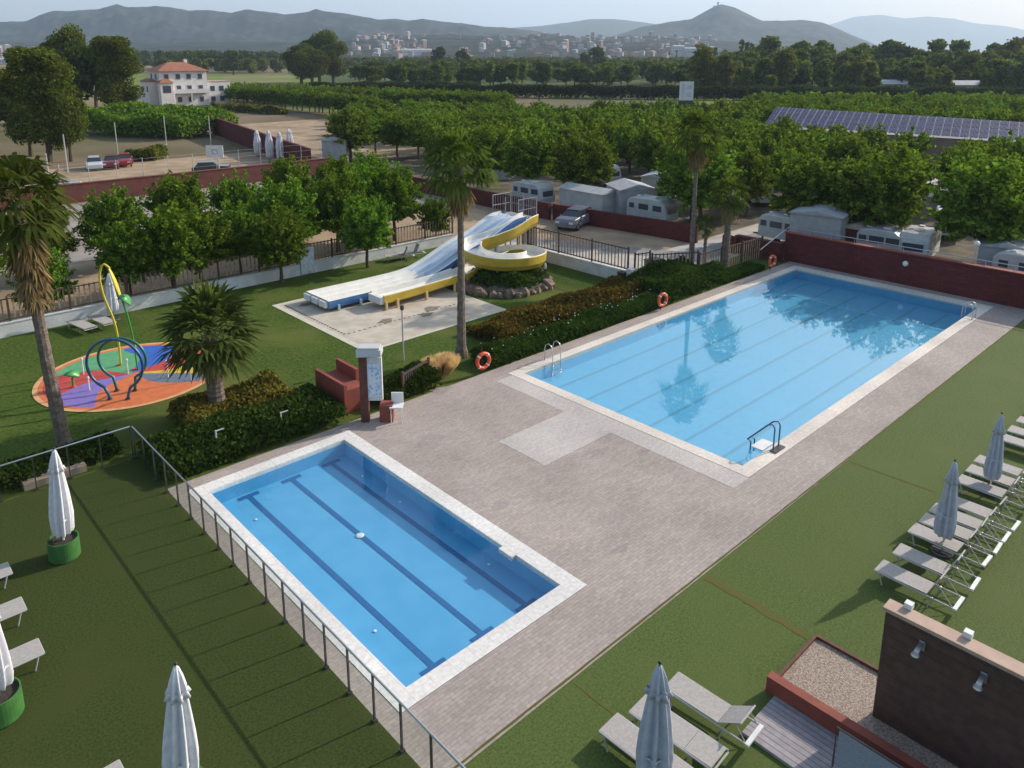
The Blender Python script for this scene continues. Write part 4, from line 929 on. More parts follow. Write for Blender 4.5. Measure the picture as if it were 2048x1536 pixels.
# hedges and shrub beds between deck and lawn
shrub_bed('hedge', 15000, (-14.9,-8.1,1.4,4.3), (.55,1.0), .085, L_HEDGE, 'dark green hedge along the near deck edge left of the red block', 'hedge', 11)
shrub_bed('shrub_bed', 9000, (-13.2,-8.8,3.6,6.3), (.45,1.1), .08, L_RUST, 'rusty orange green shrubs behind the dark hedge by the stout palm', 'shrubs', 12)
shrub_bed('hedge', 7000, (-6.6,-3.5,1.35,3.2), (.6,1.05), .08, L_HEDGE, 'dark hedge between the info pillar and the dry grass clump', 'hedge', 13)
shrub_bed('hedge', 26000, (-.9,12.4,1.25,2.7), (.55,.95), .085, L_HEDGE, 'long low dark hedge beside the big pool with small white flowers', 'hedge', 14)
shrub_bed('shrub_bed', 26000, (1.2,13.4,2.9,5.6), (.45,1.2), .085, L_RUST, 'rust tinged shrub bed behind the long hedge', 'shrubs', 15)
shrub_bed('hedge', 18000, (12.3,18.6,1.3,4.6), (.95,1.65), .085, L_HEDGE, 'thick dark green bushes left of the tallest thin palm', 'hedge', 16)
shrub_bed('hedge', 6000, (18.6,23.3,1.3,2.6), (.35,.6), .08, L_HEDGE, 'low patchy green border below the fence near the far lifebuoy', 'hedge', 17)
shrub_bed('hedge', 9000, (-27,-15.3,4.5,5.9), (.45,.85), .08, L_HEDGE, 'dark shrubs seen through the back glass fence of the left terrace', 'hedge', 18)
rng = np.random.default_rng(5); b = MB()
for i in range(45):
    x = rng.uniform(-.6,12); b.sphere((x, 1.5+1.0*rng.random(), .84+.12*rng.random()), .028, 5, 3)
single('hedge_flowers', b, K['white'], 'sprinkle of tiny white flowers on the long hedge by the big pool', 'flowers')['kind'] = 'stuff'
rng = np.random.default_rng(8); b = MB()
for i in range(4200):
    a = rng.random()*6.28; rr = .22*rng.random()**.5; l = .75+.3*rng.random(); sp_ = .62*rng.random()**.6
    p0 = Vector((rr*math.cos(a)*2.2, rr*math.sin(a)*1.4, 0)); t = Vector((math.cos(a)*sp_, math.sin(a)*sp_*.8, l*(1-.35*sp_))); s_ = Vector((-math.sin(a),math.cos(a),0))*.016
    b.add([tuple(p0-s_),tuple(p0+s_),tuple(p0+t*.6+Vector((0,0,.1))+s_),tuple(p0+t)], [(0,1,2,3)])
o = b.build('dry_grass_clump', L_DRY); o.location = (-2.85,2.35,0); tag(o, 'straw yellow ornamental grass clump left of the bare palm trunk', 'grass clump')
# planted mound under the spiral slide
rng = np.random.default_rng(9)
r = empty('planted_mound', (8.7,10.6,0), 0, 'rocky planted mound under the yellow spiral slide', 'rockery')
for i in range(34):
    a = i/34*6.283; b = MB(); q = .20+.24*rng.random(); b.sphere((0,0,0), q, 7, 5, sc=(1,1,.9)); b.v = [(x*(1+.25*rng.uniform(-1,1)),y*(1+.25*rng.uniform(-1,1)),z*(1+.25*rng.uniform(-1,1))) for x,y,z in b.v]
    o = b.build('rock', K['rock'], r); o.location = (2.75*math.cos(a)+.1*rng.uniform(-1,1), 2.6*math.sin(a)+.1*rng.uniform(-1,1), q*.35)
b = MB(); b.lathe([(2.7,.0),(2.5,.35),(1.8,.55),(.9,.65),(0,.7)], n=24, wob=lambda a,j: 1+.05*math.sin(5*a+j)); b.build('soil', K['campsoil'], r)
P = rng.normal(size=(9000,3)); P /= np.linalg.norm(P,axis=1)[:,None]; P = P*(2.45*rng.random(9000)**.4)[:,None]*np.array([1,1,.22]); P[:,2] = np.abs(P[:,2])*1.3+.35+.25*np.sin(P[:,0]*2.3)*np.cos(P[:,1]*2.1)
mobj('plants', cloud_mesh('plants', leaf_quads(P, .10, rng, .2), L_HEDGE), r)

# ================================================================== VEHICLES
def paint(name, c): return M('car_paint_'+name, c, None, rough=.3, spec=.6, coat=.6)
def make_car(loc, rz, mat, label, estate=False):
    r = empty('parked_car', loc, rz, label, 'car', 'cars parked round the site')
    L2, Wd = 2.12, .87
    prof = [(-L2,.32),(-L2-.02,.72),(-1.95,.92),(-1.05,.98),(1.55,1.0),(2.0,.94),(L2,.68),(L2-.02,.32)]
    b = MB(); n = len(prof); vs = []
    for y, k in ((-Wd,.0),(-Wd+.04,.04),(Wd-.04,.04),(Wd,.0)):
        for (x,z) in prof: vs.append((x*(1-.0 if k else .985), y, z+(k if z > .6 else 0)))
    fs = [tuple(range(n)), tuple(range(3*n,4*n))[::-1]]
    for j in range(3):
        for i in range(n): a = j*n+i; c = j*n+(i+1)%n; fs.append((a,a+n,c+n,c))
    b.add(vs, fs); b.build('body', mat, r)
    back = 2.0 if estate else 1.75
    b = MB(); lo = [(-1.10,.97),(back,.99)]; hi = [(-.30,1.42),(back-.35,1.44)]
    vs = []
    for (x,z),yy in ((lo[0],.80),(lo[1],.80),(hi[1],.62),(hi[0],.62)): vs += [(x,-yy,z),(x,yy,z)]
    b.add(vs, [(0,2,4,6),(1,7,5,3),(0,6,7,1),(2,3,5,4)]); b.build('window_band', K['carglass'], r)
    b = MB(); b.box(((hi[0][0]+hi[1][0])/2,0,1.455),(hi[1][0]-hi[0][0]+.1,1.22,.05)); b.build('roof', mat, r)
    for sx in (-1.32,1.33):
        for sy in (-1,1):
            b = MB(); b.tube([(sx,sy*.70,.31),(sx,sy*.885,.31)],.315,14); w = b.build('wheel', K['tyre'], r)
            b = MB(); b.tube([(sx,sy*.80,.31),(sx,sy*.895,.31)],.18,10); b.build('rim', K['steel'], w)
    for sy in (-.6,.6):
        b = MB(); b.box((-L2-.01,sy,.70),(.06,.34,.15)); b.build('headlight', K['white'], r)
        b = MB(); b.box((L2+.0,sy,.74),(.05,.24,.18)); b.build('tail_light', K['red_ring'], r)
        b = MB(); b.box((-.72,sy*1.55,1.0),(.12,.16,.12)); b.build('wing_mirror', mat, r)
    return r
make_car((at(1150,452)[0],at(1150,452)[1],-.03), RAD(18), paint('silver',(.16,.17,.22)), 'silver grey car parked by the camp wall near the slide tower', True)
make_car(at(190,338,-.03), RAD(75), paint('white',(.62,.64,.68)), 'white hatchback, left of three cars beside the dark tree', True)
make_car(at(224,335,-.03), RAD(70), paint('maroon',(.16,.02,.03)), 'maroon car between the white and the red one')
make_car(at(250,331,-.03), RAD(70), paint('red',(.32,.02,.02)), 'bright red car, right of three by the bushes')
make_car(at(424,348,-.03), RAD(155), paint('black',(.02,.022,.03)), 'black car under the white basketball board')
make_car(at(118,384,-.03), RAD(178), paint('pale',(.45,.47,.50)), 'pale grey car half hidden at the left end of the court wall')
def caravan(loc, rz, L, label, kind=0, group='caravans behind the red brick walls'):
    r = empty('caravan', loc, rz, label, 'caravan', group); r.scale = (.84,.84,.86); Wd = 1.12; h = 2.55
    prof = [(-L/2,.55),(-L/2-.05,1.1),(-L/2+.28,2.15),(-L/2+.75,h-.05),(-L/2+1.2,h),(L/2-.9,h),(L/2-.3,h-.12),(L/2,2.1),(L/2,.55)]
    b = MB(); n = len(prof); vs = []
    for y, s_ in ((-Wd,.97),(-Wd+.1,1),(Wd-.1,1),(Wd,.97)):
        for (x,z) in prof: vs.append((x*s_, y, .55+(z-.55)*s_))
    fs = [tuple(range(n)), tuple(range(3*n,4*n))[::-1]]
    for j in range(3):
        for i in range(n): a = j*n+i; c = j*n+(i+1)%n; fs.append((a,a+n,c+n,c))
    b.add(vs, fs); b.build('body', K['caravan'], r)
    for sy in (-1,1):
        for (x,w_,hh) in ((-L*.28,1.0,.55),(L*.06,1.15,.55),(L*.36,.6,.5)):
            b = MB(); b.box((x,sy*(Wd+.005),1.75),(w_+.1,.02,hh+.1)); f_ = b.build('window', K['bgrey'], r)
            b = MB(); b.box((x,sy*(Wd+.02),1.75),(w_,.02,hh)); b.build('pane', K['caravan_win'], f_)
        b = MB(); b.tube([(.1,sy*(Wd-.2),.33),(.1,sy*(Wd-.02),.33)],.33,12); b.build('wheel', K['tyre'], r)
        b = MB(); b.box((0,sy*(Wd+.008),1.1),(L*.92,.02,.07)); b.build('stripe', K['bgrey'], r)
    b = MB(); b.box((-L/2+.02,0,1.55),(.06,1.5,.6)); b.build('window', K['caravan_win'], r)
    b = MB(); b.box((-.3,0,h+.06),(.6,.6,.1)); b.box((L*.3,.2,h+.05),(.4,.4,.08)); b.build('roof_hatch', K['white'], r)
    b = MB(); b.tube([(L/2,.5,.5),(L/2+1.1,0,.45)],.05,5); b.tube([(L/2,-.5,.5),(L/2+1.1,0,.45)],.05,5); b.build('drawbar', K['darksteel'], r)
    return r
Y90 = RAD(90)
caravan((27.9,27.6,-.03), Y90, 4.6, 'white caravan farthest left, just above the slide tower cage')
caravan((29.6,15.2,-.03), RAD(92), 4.7, 'white caravan with two dark windows behind the wall right of the silver car')
caravan((31.2,4.2,-.03), RAD(88), 4.0, 'cream caravan at the corner of the camp road, left of the canopy one')
caravan((31.8,1.4,-.03), RAD(10), 4.6, 'caravan end-on under a grey canopy roof')
caravan((33.2,-4.6,-.03), RAD(8), 4.8, 'tall pale caravan end-on between two big trees')
caravan((31.9,-2.7,-.03), RAD(95), 3.6, 'small low caravan with a dark window left of the tall pale one')
caravan((31.2,-12.0,-.03), RAD(88), 5.2, 'long grey caravan with awning at the right edge of the photo')
caravan((42.5,-3.5,-.03), RAD(20), 4.6, 'pale caravan seen through the gap between two big trees at the right')
caravan((42,31,-.03), RAD(80), 4.6, 'white caravan peeping out in the trees above the slide tower')
caravan((44,13.5,-.03), RAD(40), 4.6, 'pale caravan deeper in the camp behind the tall thin palm')
def awning(name, loc, rz, a, c, h, mat, label, roof=None):
    r = empty(name, loc, rz, label, 'awning', 'awnings in the camp'); b = MB()
    b.box((0,-c/2,h*.42),(a,.03,h*.84)); b.box((0,c/2,h*.42),(a,.03,h*.84)); b.box((-a/2,0,h*.42),(.03,c,h*.84)); b.box((a/2,0,h*.42),(.03,c,h*.84)); b.build('side_wall', mat, r)
    b = MB(); e = .15; z0 = h*.85
    b.add([(-a/2-e,-c/2-e,z0),(a/2+e,-c/2-e,z0),(a/2+e,c/2+e,z0),(-a/2-e,c/2+e,z0),(-a/2-e,0,h),(a/2+e,0,h)], [(0,1,5,4),(2,3,4,5),(0,4,3),(1,2,5)]); b.build('canopy', roof or mat, r); return r
awning('tent_awning', (28.9,21.6,-.03), Y90, 5.0, 2.3, 2.5, K['caravan'], 'long white awning wall with dark windows left of the two-window caravan')
awning('tent_awning', (31.0,18.6,-.03), RAD(60), 3.4, 3.2, 3.0, K['awning'], 'grey ridged canopy between the awning wall and the two-window caravan', K['awning'])
awning('tent_awning', (32.6,-.9,-.03), RAD(0), 3.0, 2.6, 2.3, K['rust'], 'brown tent with a sandy roof behind the far end wall', K['awning_tan'])
awning('tent_awning', (32.0,1.5,1.0), RAD(10), 5.6, 3.4, 2.2, K['awning'], 'wide pale canopy roof over the end-on caravan', K['awning'])
awning('tent_awning', (33.5,-9.6,-.03), RAD(15), 3.4, 2.8, 2.5, K['awning'], 'grey tent between the big right tree and the white globe lamp')
awning('tent_awning', (35.5,-13.6,-.03), RAD(88), 6, 3.0, 2.7, K['awning'], 'grey flat awning roof at the far right edge', K['caravan'])
awning('tent_awning', (37,42,-.03), RAD(30), 3.4, 2.8, 2.7, K['caravan'], 'white pointed tent among the trees left of centre')
awning('tent_awning', (40,22,-.03), RAD(20), 3.6, 2.8, 2.6, K['caravan'], 'pale tent roof showing between trees above the silver car')
awning('tent_awning', at(675,325,-.03), RAD(50), 4.2, 3.0, 3.6, K['awning'], 'blue grey shed roofed box by the left edge of the camp trees')

# ================================================================== CAMP TREES
P_M1 = tree_protos('mulberry', 5, 300, L_CAMP, 1); P_MC = tree_protos('mulberry', 4, 330, L_CAMP, 0) 
rng = np.random.default_rng(21); spots = []
first = [(34.2,-8.2,1.62,'big bushy tree farthest right behind the red pool wall'),(34.0,-1.3,1.6,'big bushy tree standing left of the farthest right one'),(33.6,3.6,1.4,'round tree above the cream caravan at the road corner'),
 (30.6,11.2,1.5,'dark full tree right of the two-window caravan'),(32.6,13.2,1.5,'tree rising behind the two-window caravan'),(32.0,25.0,1.5,'dark tree between the leftmost caravan and the white awning wall'),(31.5,31.5,1.4,'tree behind the leftmost caravan'),(31,64.5,1.5,'leftmost dark tree of the camp beside the brown lot'),(31.5,38,1.4,'camp tree above the bare palm crown'),(32,45,1.4,'camp tree left of the bare palm crown')]
for i,(x,y,s,lb) in enumerate(first): plant_tree('mulberry_tree', P_MC[i%4], (x,y,-.04), s, i*1.9, lb, 'tree', 'mulberry trees of the camp', sz=s*.84)
A = depth_at(1525,254,108); B_ = depth_at(2120,290,88); Cc = depth_at(1553,214,120); Dd = depth_at(2120,249,97)
def in_solar(x, y):
    px, py, t = pix((x,y,3)); 
    t0 = 108-20*(px-1525)/595
    return px > 1485 and t0-3.5 < t < t0+16
for ix in range(0, 66):
    for iy in range(-16, 56):
        x = 38.5+ix*5.7+(iy%2)*1.2; y = iy*5.5+(ix%3)*.8
        x += rng.uniform(-.9,.9); y += rng.uniform(-.9,.9)
        if 2.5 < y < 10 and x < 75: continue
        if y > 66+1.75*(x-33): continue
        px, py, t = pix((x,y,4))
        if not (-60 < px < 2130) or t > (158 if px < 1500 else 190) or t < 20: continue
        if in_solar(x,y): continue
        if (abs(x-42.5) < 4 and abs(y+3.5) < 3) or (abs(x-42) < 3.6 and abs(y-31) < 3) or (abs(x-37) < 3 and abs(y-42)<3) or (abs(x-40)<3 and abs(y-22)<3): continue
        if 1050 < px < 1420 and t > 130: 
            if rng.random() < .4: continue
        if rng.random() < .06: continue
        spots.append((t,x,y))
spots.sort(); NI = 288
for i,(t,x,y) in enumerate(spots[:NI]):
    plant_tree('mulberry_tree', P_MC[i%4] if t < 80 else P_M1[i%5], (x,y,-.04), rng.uniform(.95,1.22), rng.uniform(0,6.28), 'bushy mulberry tree in the close-planted rows shading the camp', 'tree', 'mulberry trees of the camp', sz=rng.uniform(.92,1.12)*(1 if t < 120 else .86))
def merged(name, items, mat, label, cat, size):
    """items: (points array, loc, scale). One object for a mass nobody can count"""
    V = []
    for k,(P,loc,s) in enumerate(items): V.append(leaf_quads(P*np.array(s)+np.array(loc), size, rng, .15))
    o = mobj(name, cloud_mesh(name, np.concatenate(V), mat)); return tag(o, label, cat, None, 'stuff')
far = [(mulberry_pts(rng, 2.05, 1.95, 2.95, 40, 520, .2), (x,y,0), (1.2,1.2,.85)) for t,x,y in spots[NI:]]
if far: merged('camp_tree_mass', far, L_CAMP, 'far rows of camp trees melting into one green mass', 'trees', .48)
print('camp spots', len(spots))

# solar roof hall
r = empty('solar_hall', (A[0],A[1],0), 0, 'long low hall whose roof is covered with dark blue solar panels', 'building')
b = MB(); b.add([A,B_,Dd,Cc], [(0,1,2,3)]); b.build('roof', M('hall_roof', (.30,.29,.30), (.24,.23,.25), .3, .8), r, True)
n = 34
for k in range(n):
    u0 = k/n+.0015; u1 = (k+1)/n-.0022; b = MB()
    def q(u,v,dz=.06): 
        p = [A[i]+(B_[i]-A[i])*u for i in range(3)]; s_ = [Cc[i]+(Dd[i]-Cc[i])*u for i in range(3)]
        return (p[0]+(s_[0]-p[0])*v, p[1]+(s_[1]-p[1])*v, p[2]+(s_[2]-p[2])*v+dz)
    for v0,v1 in ((.10,.31),(.33,.54),(.56,.77),(.79,.985)):
        m2 = (u0+u1)/2; b.add([q(u0,v0),q(m2-.0008,v0),q(m2-.0008,v1),q(u0,v1)], [(0,1,2,3)]); b.add([q(m2+.0008,v0),q(u1,v0),q(u1,v1),q(m2+.0008,v1)], [(0,1,2,3)])
    b.build('solar_panel', K.setdefault('solar', M('solar_cells', (.012,.02,.075), (.02,.032,.11), .5, .6, spec=.1)), r, True)
b = MB(); b.add([(A[0],A[1],0),(B_[0],B_[1],0),B_,A,(Cc[0],Cc[1],0),Cc,(Dd[0],Dd[1],0),Dd], [(0,1,2,3),(0,3,5,4),(1,6,7,2),(4,5,7,6)]); b.v = [(x,y,z-(.08 if z > 1 else 0)) for x,y,z in b.v]; b.build('wall', M('hall_wall', (.22,.15,.11), (.17,.12,.09), .4, .85), r, True)

# billboard, basketball board
yaw = RAD(-43); p = depth_at(1373,182,150); p = (p[0],p[1],p[2]-5.0)
r = empty('billboard', p, yaw, 'white square billboard on dark posts above the tree tops', 'billboard')
b = MB(); b.box((0,0,5.0),(2.7,.25,3.6)); b.build('board', K['white'], r)
b = MB(); b.box((-.7,-.135,5.1),(.5,.01,2.6)); b.box((.5,-.135,5.7),(1.0,.01,.8)); b.box((.5,-.135,4.3),(1.0,.01,.9)); b.build('print', M('faded_print', (.50,.52,.56), (.62,.63,.66), 2, .7), r)
for x in (-1.0,1.0): b = MB(); b.tube([(x,.25,-1.4),(x,.25,3.4)],.14,6); b.build('post', K['darksteel'], r)
b = MB(); b.box((0,.2,2.85),(2.9,.2,.7)); b.build('crossbeam', K['darksteel'], r)
p = at(434,358); r = empty('basketball_board', p, yaw, 'white basketball board on a post above the black car', 'basketball board')
b = MB(); b.box((0,0,3.1),(1.9,.08,1.35)); b.build('backboard', K['white'], r)
b = MB(); b.box((0,-.05,2.85),(.62,.02,.04)); b.box((0,-.05,3.3),(.62,.02,.04)); b.box((-.29,-.05,3.07),(.04,.02,.45)); b.box((.29,-.05,3.07),(.04,.02,.45)); b.build('target_square', K['darksteel'], r)
b = MB(); b.tube([(0,.9,0),(0,.9,2.9),(0,.05,3.1)],.08,6); b.build('post', K['bgrey'], r)

# ================================================================== HOUSE AND FIELDS BEYOND
HL = at(372,212); HR = RAD(-43+42)
r = empty('white_house', HL, HR, 'three-storey white villa with a terracotta hip roof and balcony', 'house')
def hip(b, x0,x1,y0,y1,z,h,e=.5,mi=0):
    x0-=e;x1+=e;y0-=e;y1+=e; m2 = min(x1-x0,y1-y0)/2*.92
    if x1-x0 >= y1-y0: a,c = (x0+m2,(y0+y1)/2),(x1-m2,(y0+y1)/2)
    else: a,c = ((x0+x1)/2,y0+m2),((x0+x1)/2,y1-m2)
    b.add([(x0,y0,z),(x1,y0,z),(x1,y1,z),(x0,y1,z),(*a,z+h),(*c,z+h)], [(0,1,5,4) if x1-x0>=y1-y0 else (0,1,4),(1,2,5) if x1-x0>=y1-y0 else (1,2,5,4),(2,3,4,5) if x1-x0>=y1-y0 else (2,3,5),(3,0,4) if x1-x0>=y1-y0 else (3,0,4,5),(3,2,1,0)], mi)
b = MB(); b.bx(-6.2,6.2,-.0,9,0,9.2); b.bx(6.2,13,1.2,8,0,6.2); b.bx(-8.6,-6.2,1.5,8,0,6.5); b.build('wall', K['bwhite'], r)
b = MB(); hip(b,-6.2,6.2,0,9,9.2,2.3,.7); rf = b.build('roof', K['rooftile'], r)
b = MB(); hip(b,-8.6,-6.2,1.5,8,6.5,.8,.3); b.build('roof', K['rooftile'], r)
b = MB(); b.bx(2.2,3.0,4.5,5.3,10.3,12.2); b.build('chimney', K['bwhite'], rf)
b = MB(); b.bx(6.1,13.1,1.1,8.1,6.2,6.35); b.build('roof', K['cap'], r)
for z in (1.2,4.2,7.2):
    for x in (-4.4,-1.4,1.4,4.4): 
        b = MB(); b.box((x,-.03,z+.55),(1.3,.08,1.5)); w = b.build('window', K['bgrey'], r); b = MB(); b.box((x,-.06,z+.55),(1.05,.08,1.25)); b.build('pane', K['winglass'], w)
for x,z in ((8,1.6),(10.5,1.6),(10.5,4.4),(8,4.4)): b = MB(); b.box((x,1.17,z),(1.2,.08,1.3)); b.build('window', K['winglass'], r)
for y,z in ((2.5,7.8),(6,7.8),(2.5,4.6),(6,4.6)): b = MB(); b.box((-6.23 if z > 6.6 else -8.63,y,z),(.08,1.1,1.4)); b.build('window', K['winglass'], r)
r2 = MB(); r2.bx(-3.4,6.1,-1.5,-.02,3.4,3.6); r2.bx(-3.4,6.1,-1.5,-1.4,3.6,4.5); r2.build('balcony', K['bwhite'], r)
for x in (-3.2,1.3,5.9): b = MB(); b.bx(x-.12,x+.12,-1.45,-1.2,0,3.4); b.build('column', K['bwhite'], r)
b = MB(); b.bx(-6.8,-3.6,-2.2,-.02,0,6.3); b.build('bay', K['bwhite'], r); b = MB(); hip(b,-6.8,-3.6,-2.2,0,6.3,1.0,.35); b.build('roof', K['rooftile'], r)
b = MB(); b.bx(-6.2,-4.2,-2.25,-2.2,3.7,5.5); b.build('window', K['winglass'], r)
p = at(283,198); b = MB(); b.box((0,0,1.3),(4.0,3,2.6)); b.box((0,0,2.68),(4.3,3.3,.16)); b.box((-.6,-1.52,1.0),(.9,.06,2.0)); o = b.build('outbuilding', K['bwhite']); o.location = p; o.rotation_euler.z = yaw; tag(o, 'small white outbuilding left of the villa', 'shed')

P_R1 = tree_protos('round', 3, 500, L_OLIVE, 1); P_T1 = tree_protos('tall', 3, 520, L_OLIVE, 1); L_BIG = leafmat('big_tree_leaves', (.025,.042,.008), (.15,.165,.03), .25); P_T0 = tree_protos('tall', 1, 540, L_BIG, 0); P_R0 = tree_protos('round', 1, 545, L_BIG, 0); P_RD = tree_protos('round', 2, 560, L_DARK, 1)
P_F = tree_protos('round', 4, 600, L_FAR, 2); P_FT = tree_protos('tall', 3, 620, L_FAR, 2); P_P = tree_protos('poplar', 2, 640, L_FAR, 2); P_FD = tree_protos('round', 2, 660, L_DARK, 2); P_FL = tree_protos('tall', 2, 680, leafmat('light_wood_leaves', (.06,.08,.02), (.24,.25,.07), .25), 2)
def T(name, pr, px, py, s, sz, label, group=None, z=0):
    p = at(px, py); return plant_tree(name, pr, (p[0],p[1],z), s, px*.7, label, 'tree', group, sz=sz)
T('dark_tree', P_T0[0], 100, 322, 1.05, .86, 'tall dark green tree nearest the three parked cars', 'big trees left of the villa')
T('dark_tree', P_R0[0], 142, 322, .62, .80, 'lower yellow green bush tree right against the tall dark one', 'big trees left of the villa')
T('dark_tree', P_R0[0], 62, 312, .72, .95, 'dark tree at the left of the tall one by the cars', 'big trees left of the villa')
T('dark_tree', P_R0[0], 138, 226, 1.25, 1.62, 'rounded dark tree rising behind the tall one', 'big trees left of the villa')
T('dark_tree', P_RD[1], 195, 232, 1.2, 1.25, 'dark tree in the gap between the two tall crowns', 'big trees left of the villa')
T('dark_tree', P_T0[0], 243, 240, 1.25, 1.02, 'tall willowy tree with drooping sides left of the villa', 'big trees left of the villa')
T('dark_tree', P_RD[0], 20, 262, 1.0, .9, 'dark low tree at the left edge behind the tall ones', 'big trees left of the villa')
T('dark_tree', P_R1[0], 330, 152, 1.2, .85, 'tree top showing just behind the villa roof', 'big trees left of the villa')
T('grove_tree', P_R0[0], 603, 168, 1.9, 1.45, 'left half of the big rounded grove above the tree row', 'big central grove')
T('grove_tree', P_R0[0], 640, 165, 2.2, 1.98, 'tall crown at the middle of the big rounded grove', 'big central grove')
T('grove_tree', P_R0[0], 668, 168, 1.7, 1.55, 'right shoulder of the big rounded grove', 'big central grove')
T('grove_tree', P_R0[0], 625, 170, 2.1, 1.3, 'lower front crown of the big rounded grove', 'big central grove')
T('lone_tree', P_RD[0], 467, 150, 1.35, 1.35, 'dark rounded lone tree in the fields between villa and grove')
T('bush', P_F[0], 872, 178, .9, .85, 'round bright bush at the end of the long hedge')
# thick bushes in front of the villa and along the lot
def hedge_line(name, pa, pb, w, h, n, size, mat, label, seed, cat='hedge', kind=None):
    rng = np.random.default_rng(seed); (ax,ay,_),(cx,cy,_) = pa, pb; L = math.hypot(cx-ax,cy-ay)
    V = box_leaves(rng, n, 0, L, -w/2, w/2, h[0], h[1], size, cell=max(1.2,h[1]*.8)); me = cloud_mesh(name, V, mat)
    o = mobj(name, me); o.location = (ax,ay,0); o.rotation_euler.z = math.atan2(cy-ay,cx-ax); return tag(o, label, cat, None, kind)
hedge_line('bushes', at(205,262), at(425,272), 14, (3.0,5.2), 16000, .33, L_CAMPD, 'broad mass of green bushes in front of the villa', 31, 'bushes')
hedge_line('bushes', at(262,318), at(325,318), 4, (1.0,1.9), 4500, .2, L_OLIVE, 'low bushes right of the red car', 32, 'bushes')
hedge_line('hedge', gd(610,262), gd(1500,232), 5, (3.2,4.4), 26000, .42, L_REED, 'long dark reed hedge across the middle distance', 33)
hedge_line('hedge', gd(1500,235), gd(2100,228), 5, (3.2,4.6), 18000, .42, L_REED, 'right stretch of the dark reed hedge below the wood', 34)
hedge_line('hedge', gd(960,300), gd(700,300), 4, (2.2,3.2), 9000, .5, L_REED, 'low hedge below the big central grove', 35)
hedge_line('bushes', gd(420,190), gd(560,176), 3, (1.2,2.4), 6000, .3, L_OLIVE, 'scrubby bushes under the orchard row right of the villa', 36, 'bushes')
# orchard row right of the villa: crowns on bare stems
k = 0
for row,(t0,t1,n) in enumerate([(215,160,29),(224,170,32),(234,180,32)]):
    for i in range(n):
        u = i/(n-1); px = 448+(u*300 if row == 0 else u*560); t = t0+(t1-t0)*u; p = gd(px, t)
        plant_tree('orchard_tree', P_M1[k%5], (p[0]+rng.uniform(-.5,.5),p[1]+rng.uniform(-.5,.5),0), 1.25, k*2.1, 'orchard tree with a bare stem in the long row right of the villa', 'tree', 'long orchard row', sz=.92); k += 1
# middle-distance wood, orchards and the dark wood on the right
mid = []
for i in range(150):
    px = rng.uniform(690,1420); t = 330+170*rng.random()**1.3; p = gd(px,t); mid.append((t,p))
mid.sort()
for i,(t,p) in enumerate(mid):
    plant_tree('field_tree', P_F[i%4] if i%5 else P_FD[i%2], (p[0],p[1],0), rng.uniform(.6,.95), i, 'green tree in the middle-distance grove beyond the reed hedge', 'tree', 'grove beyond the reed hedge', sz=rng.uniform(.55,.85))
fw = [(lobed_pts(rng, 5, 5.2, 6.0, 10, 260), gd(rng.uniform(300,1500), rng.uniform(520,1000)), (1.3,1.3,.9)) for i in range(330)]
merged('far_wood', fw, L_FAR, 'far belt of dark green woodland and orchards below the town', 'wood', 1.5)
fw = [(lobed_pts(rng, 5, 5.2, 6.5, 10, 280), gd(rng.uniform(200,600), rng.uniform(560,760)), (1.4,1.4,1.35)) for i in range(60)]
merged('far_wood', fw, L_DARK, 'dark tree belt behind the villa and the fields', 'wood', 1.4)
wr = []
for i in range(235):
    px = 1390+720*rng.random(); u = rng.random(); t = 248+150*u**1.2; p = gd(px,t); tall = rng.random() < .45
    wr.append((t,px,p,tall))
wr.sort()
for i,(t,px,p,tall) in enumerate(wr):
    pr = (P_FT[i%3] if i%3 else P_FL[i%2]) if tall else (P_F[i%4] if i%4 else P_FD[i%2]); f = (t-248)/150; s = (.60+.60*f)*rng.uniform(.75,1.3)*(1.0 if px > 1500 else .85); sz = s*(.9 if tall else 1.05)
    plant_tree('wood_tree', pr, (p[0],p[1],0), s, i, 'tree in the mixed green wood filling the right background', 'tree', 'wood at the right', sz=sz)
for i,(px,py,tp) in enumerate([(1428,150,88),(1480,150,72),(1490,150,76),(1500,148,80),(1526,150,72),(1540,150,75),(1338,128,100),(1352,128,98)]):
    p = at(px, py); t = (np.array(p)-CAM)@FWD; h = (py-tp)*t/FPX
    plant_tree('poplar', P_P[i%2], p, h/19, i, 'slim upright poplar among the rounder trees right of centre', 'tree', 'poplars right of centre', sz=h/18.5)
for i,(px,s,sz) in enumerate([(1413,1.25,1.35),(1448,1.0,1.15),(1568,1.1,1.3),(1720,1.0,1.1),(2030,1.7,1.6)]):
    p = gd(px, 262 if i < 4 else 330); plant_tree('broad_tree', P_R1[i%3], p, s, i, ['broad dark tree at the left end of the right hand wood','rounded green tree next to the broad one at the wood edge','leafy tree at the wood edge above the solar hall','rounded dark tree in front of the wood','largest dark tree at the right edge of the photo'][i], 'tree', 'broad trees at the wood edge', sz=sz)
for i,(px,t,s) in enumerate([(878,560,1.0),(925,600,.95),(1195,520,1.0),(1170,600,.8)]):
    plant_tree('dark_tree', P_FD[i%2], gd(px,t), s*1.3, i, ['dark round tree below the town, leftmost','dark round tree below the town, next one','dark round tree below the pale hill','dark tree beside the one below the pale hill'][i], 'tree', 'dark trees below the town', sz=s*1.5)

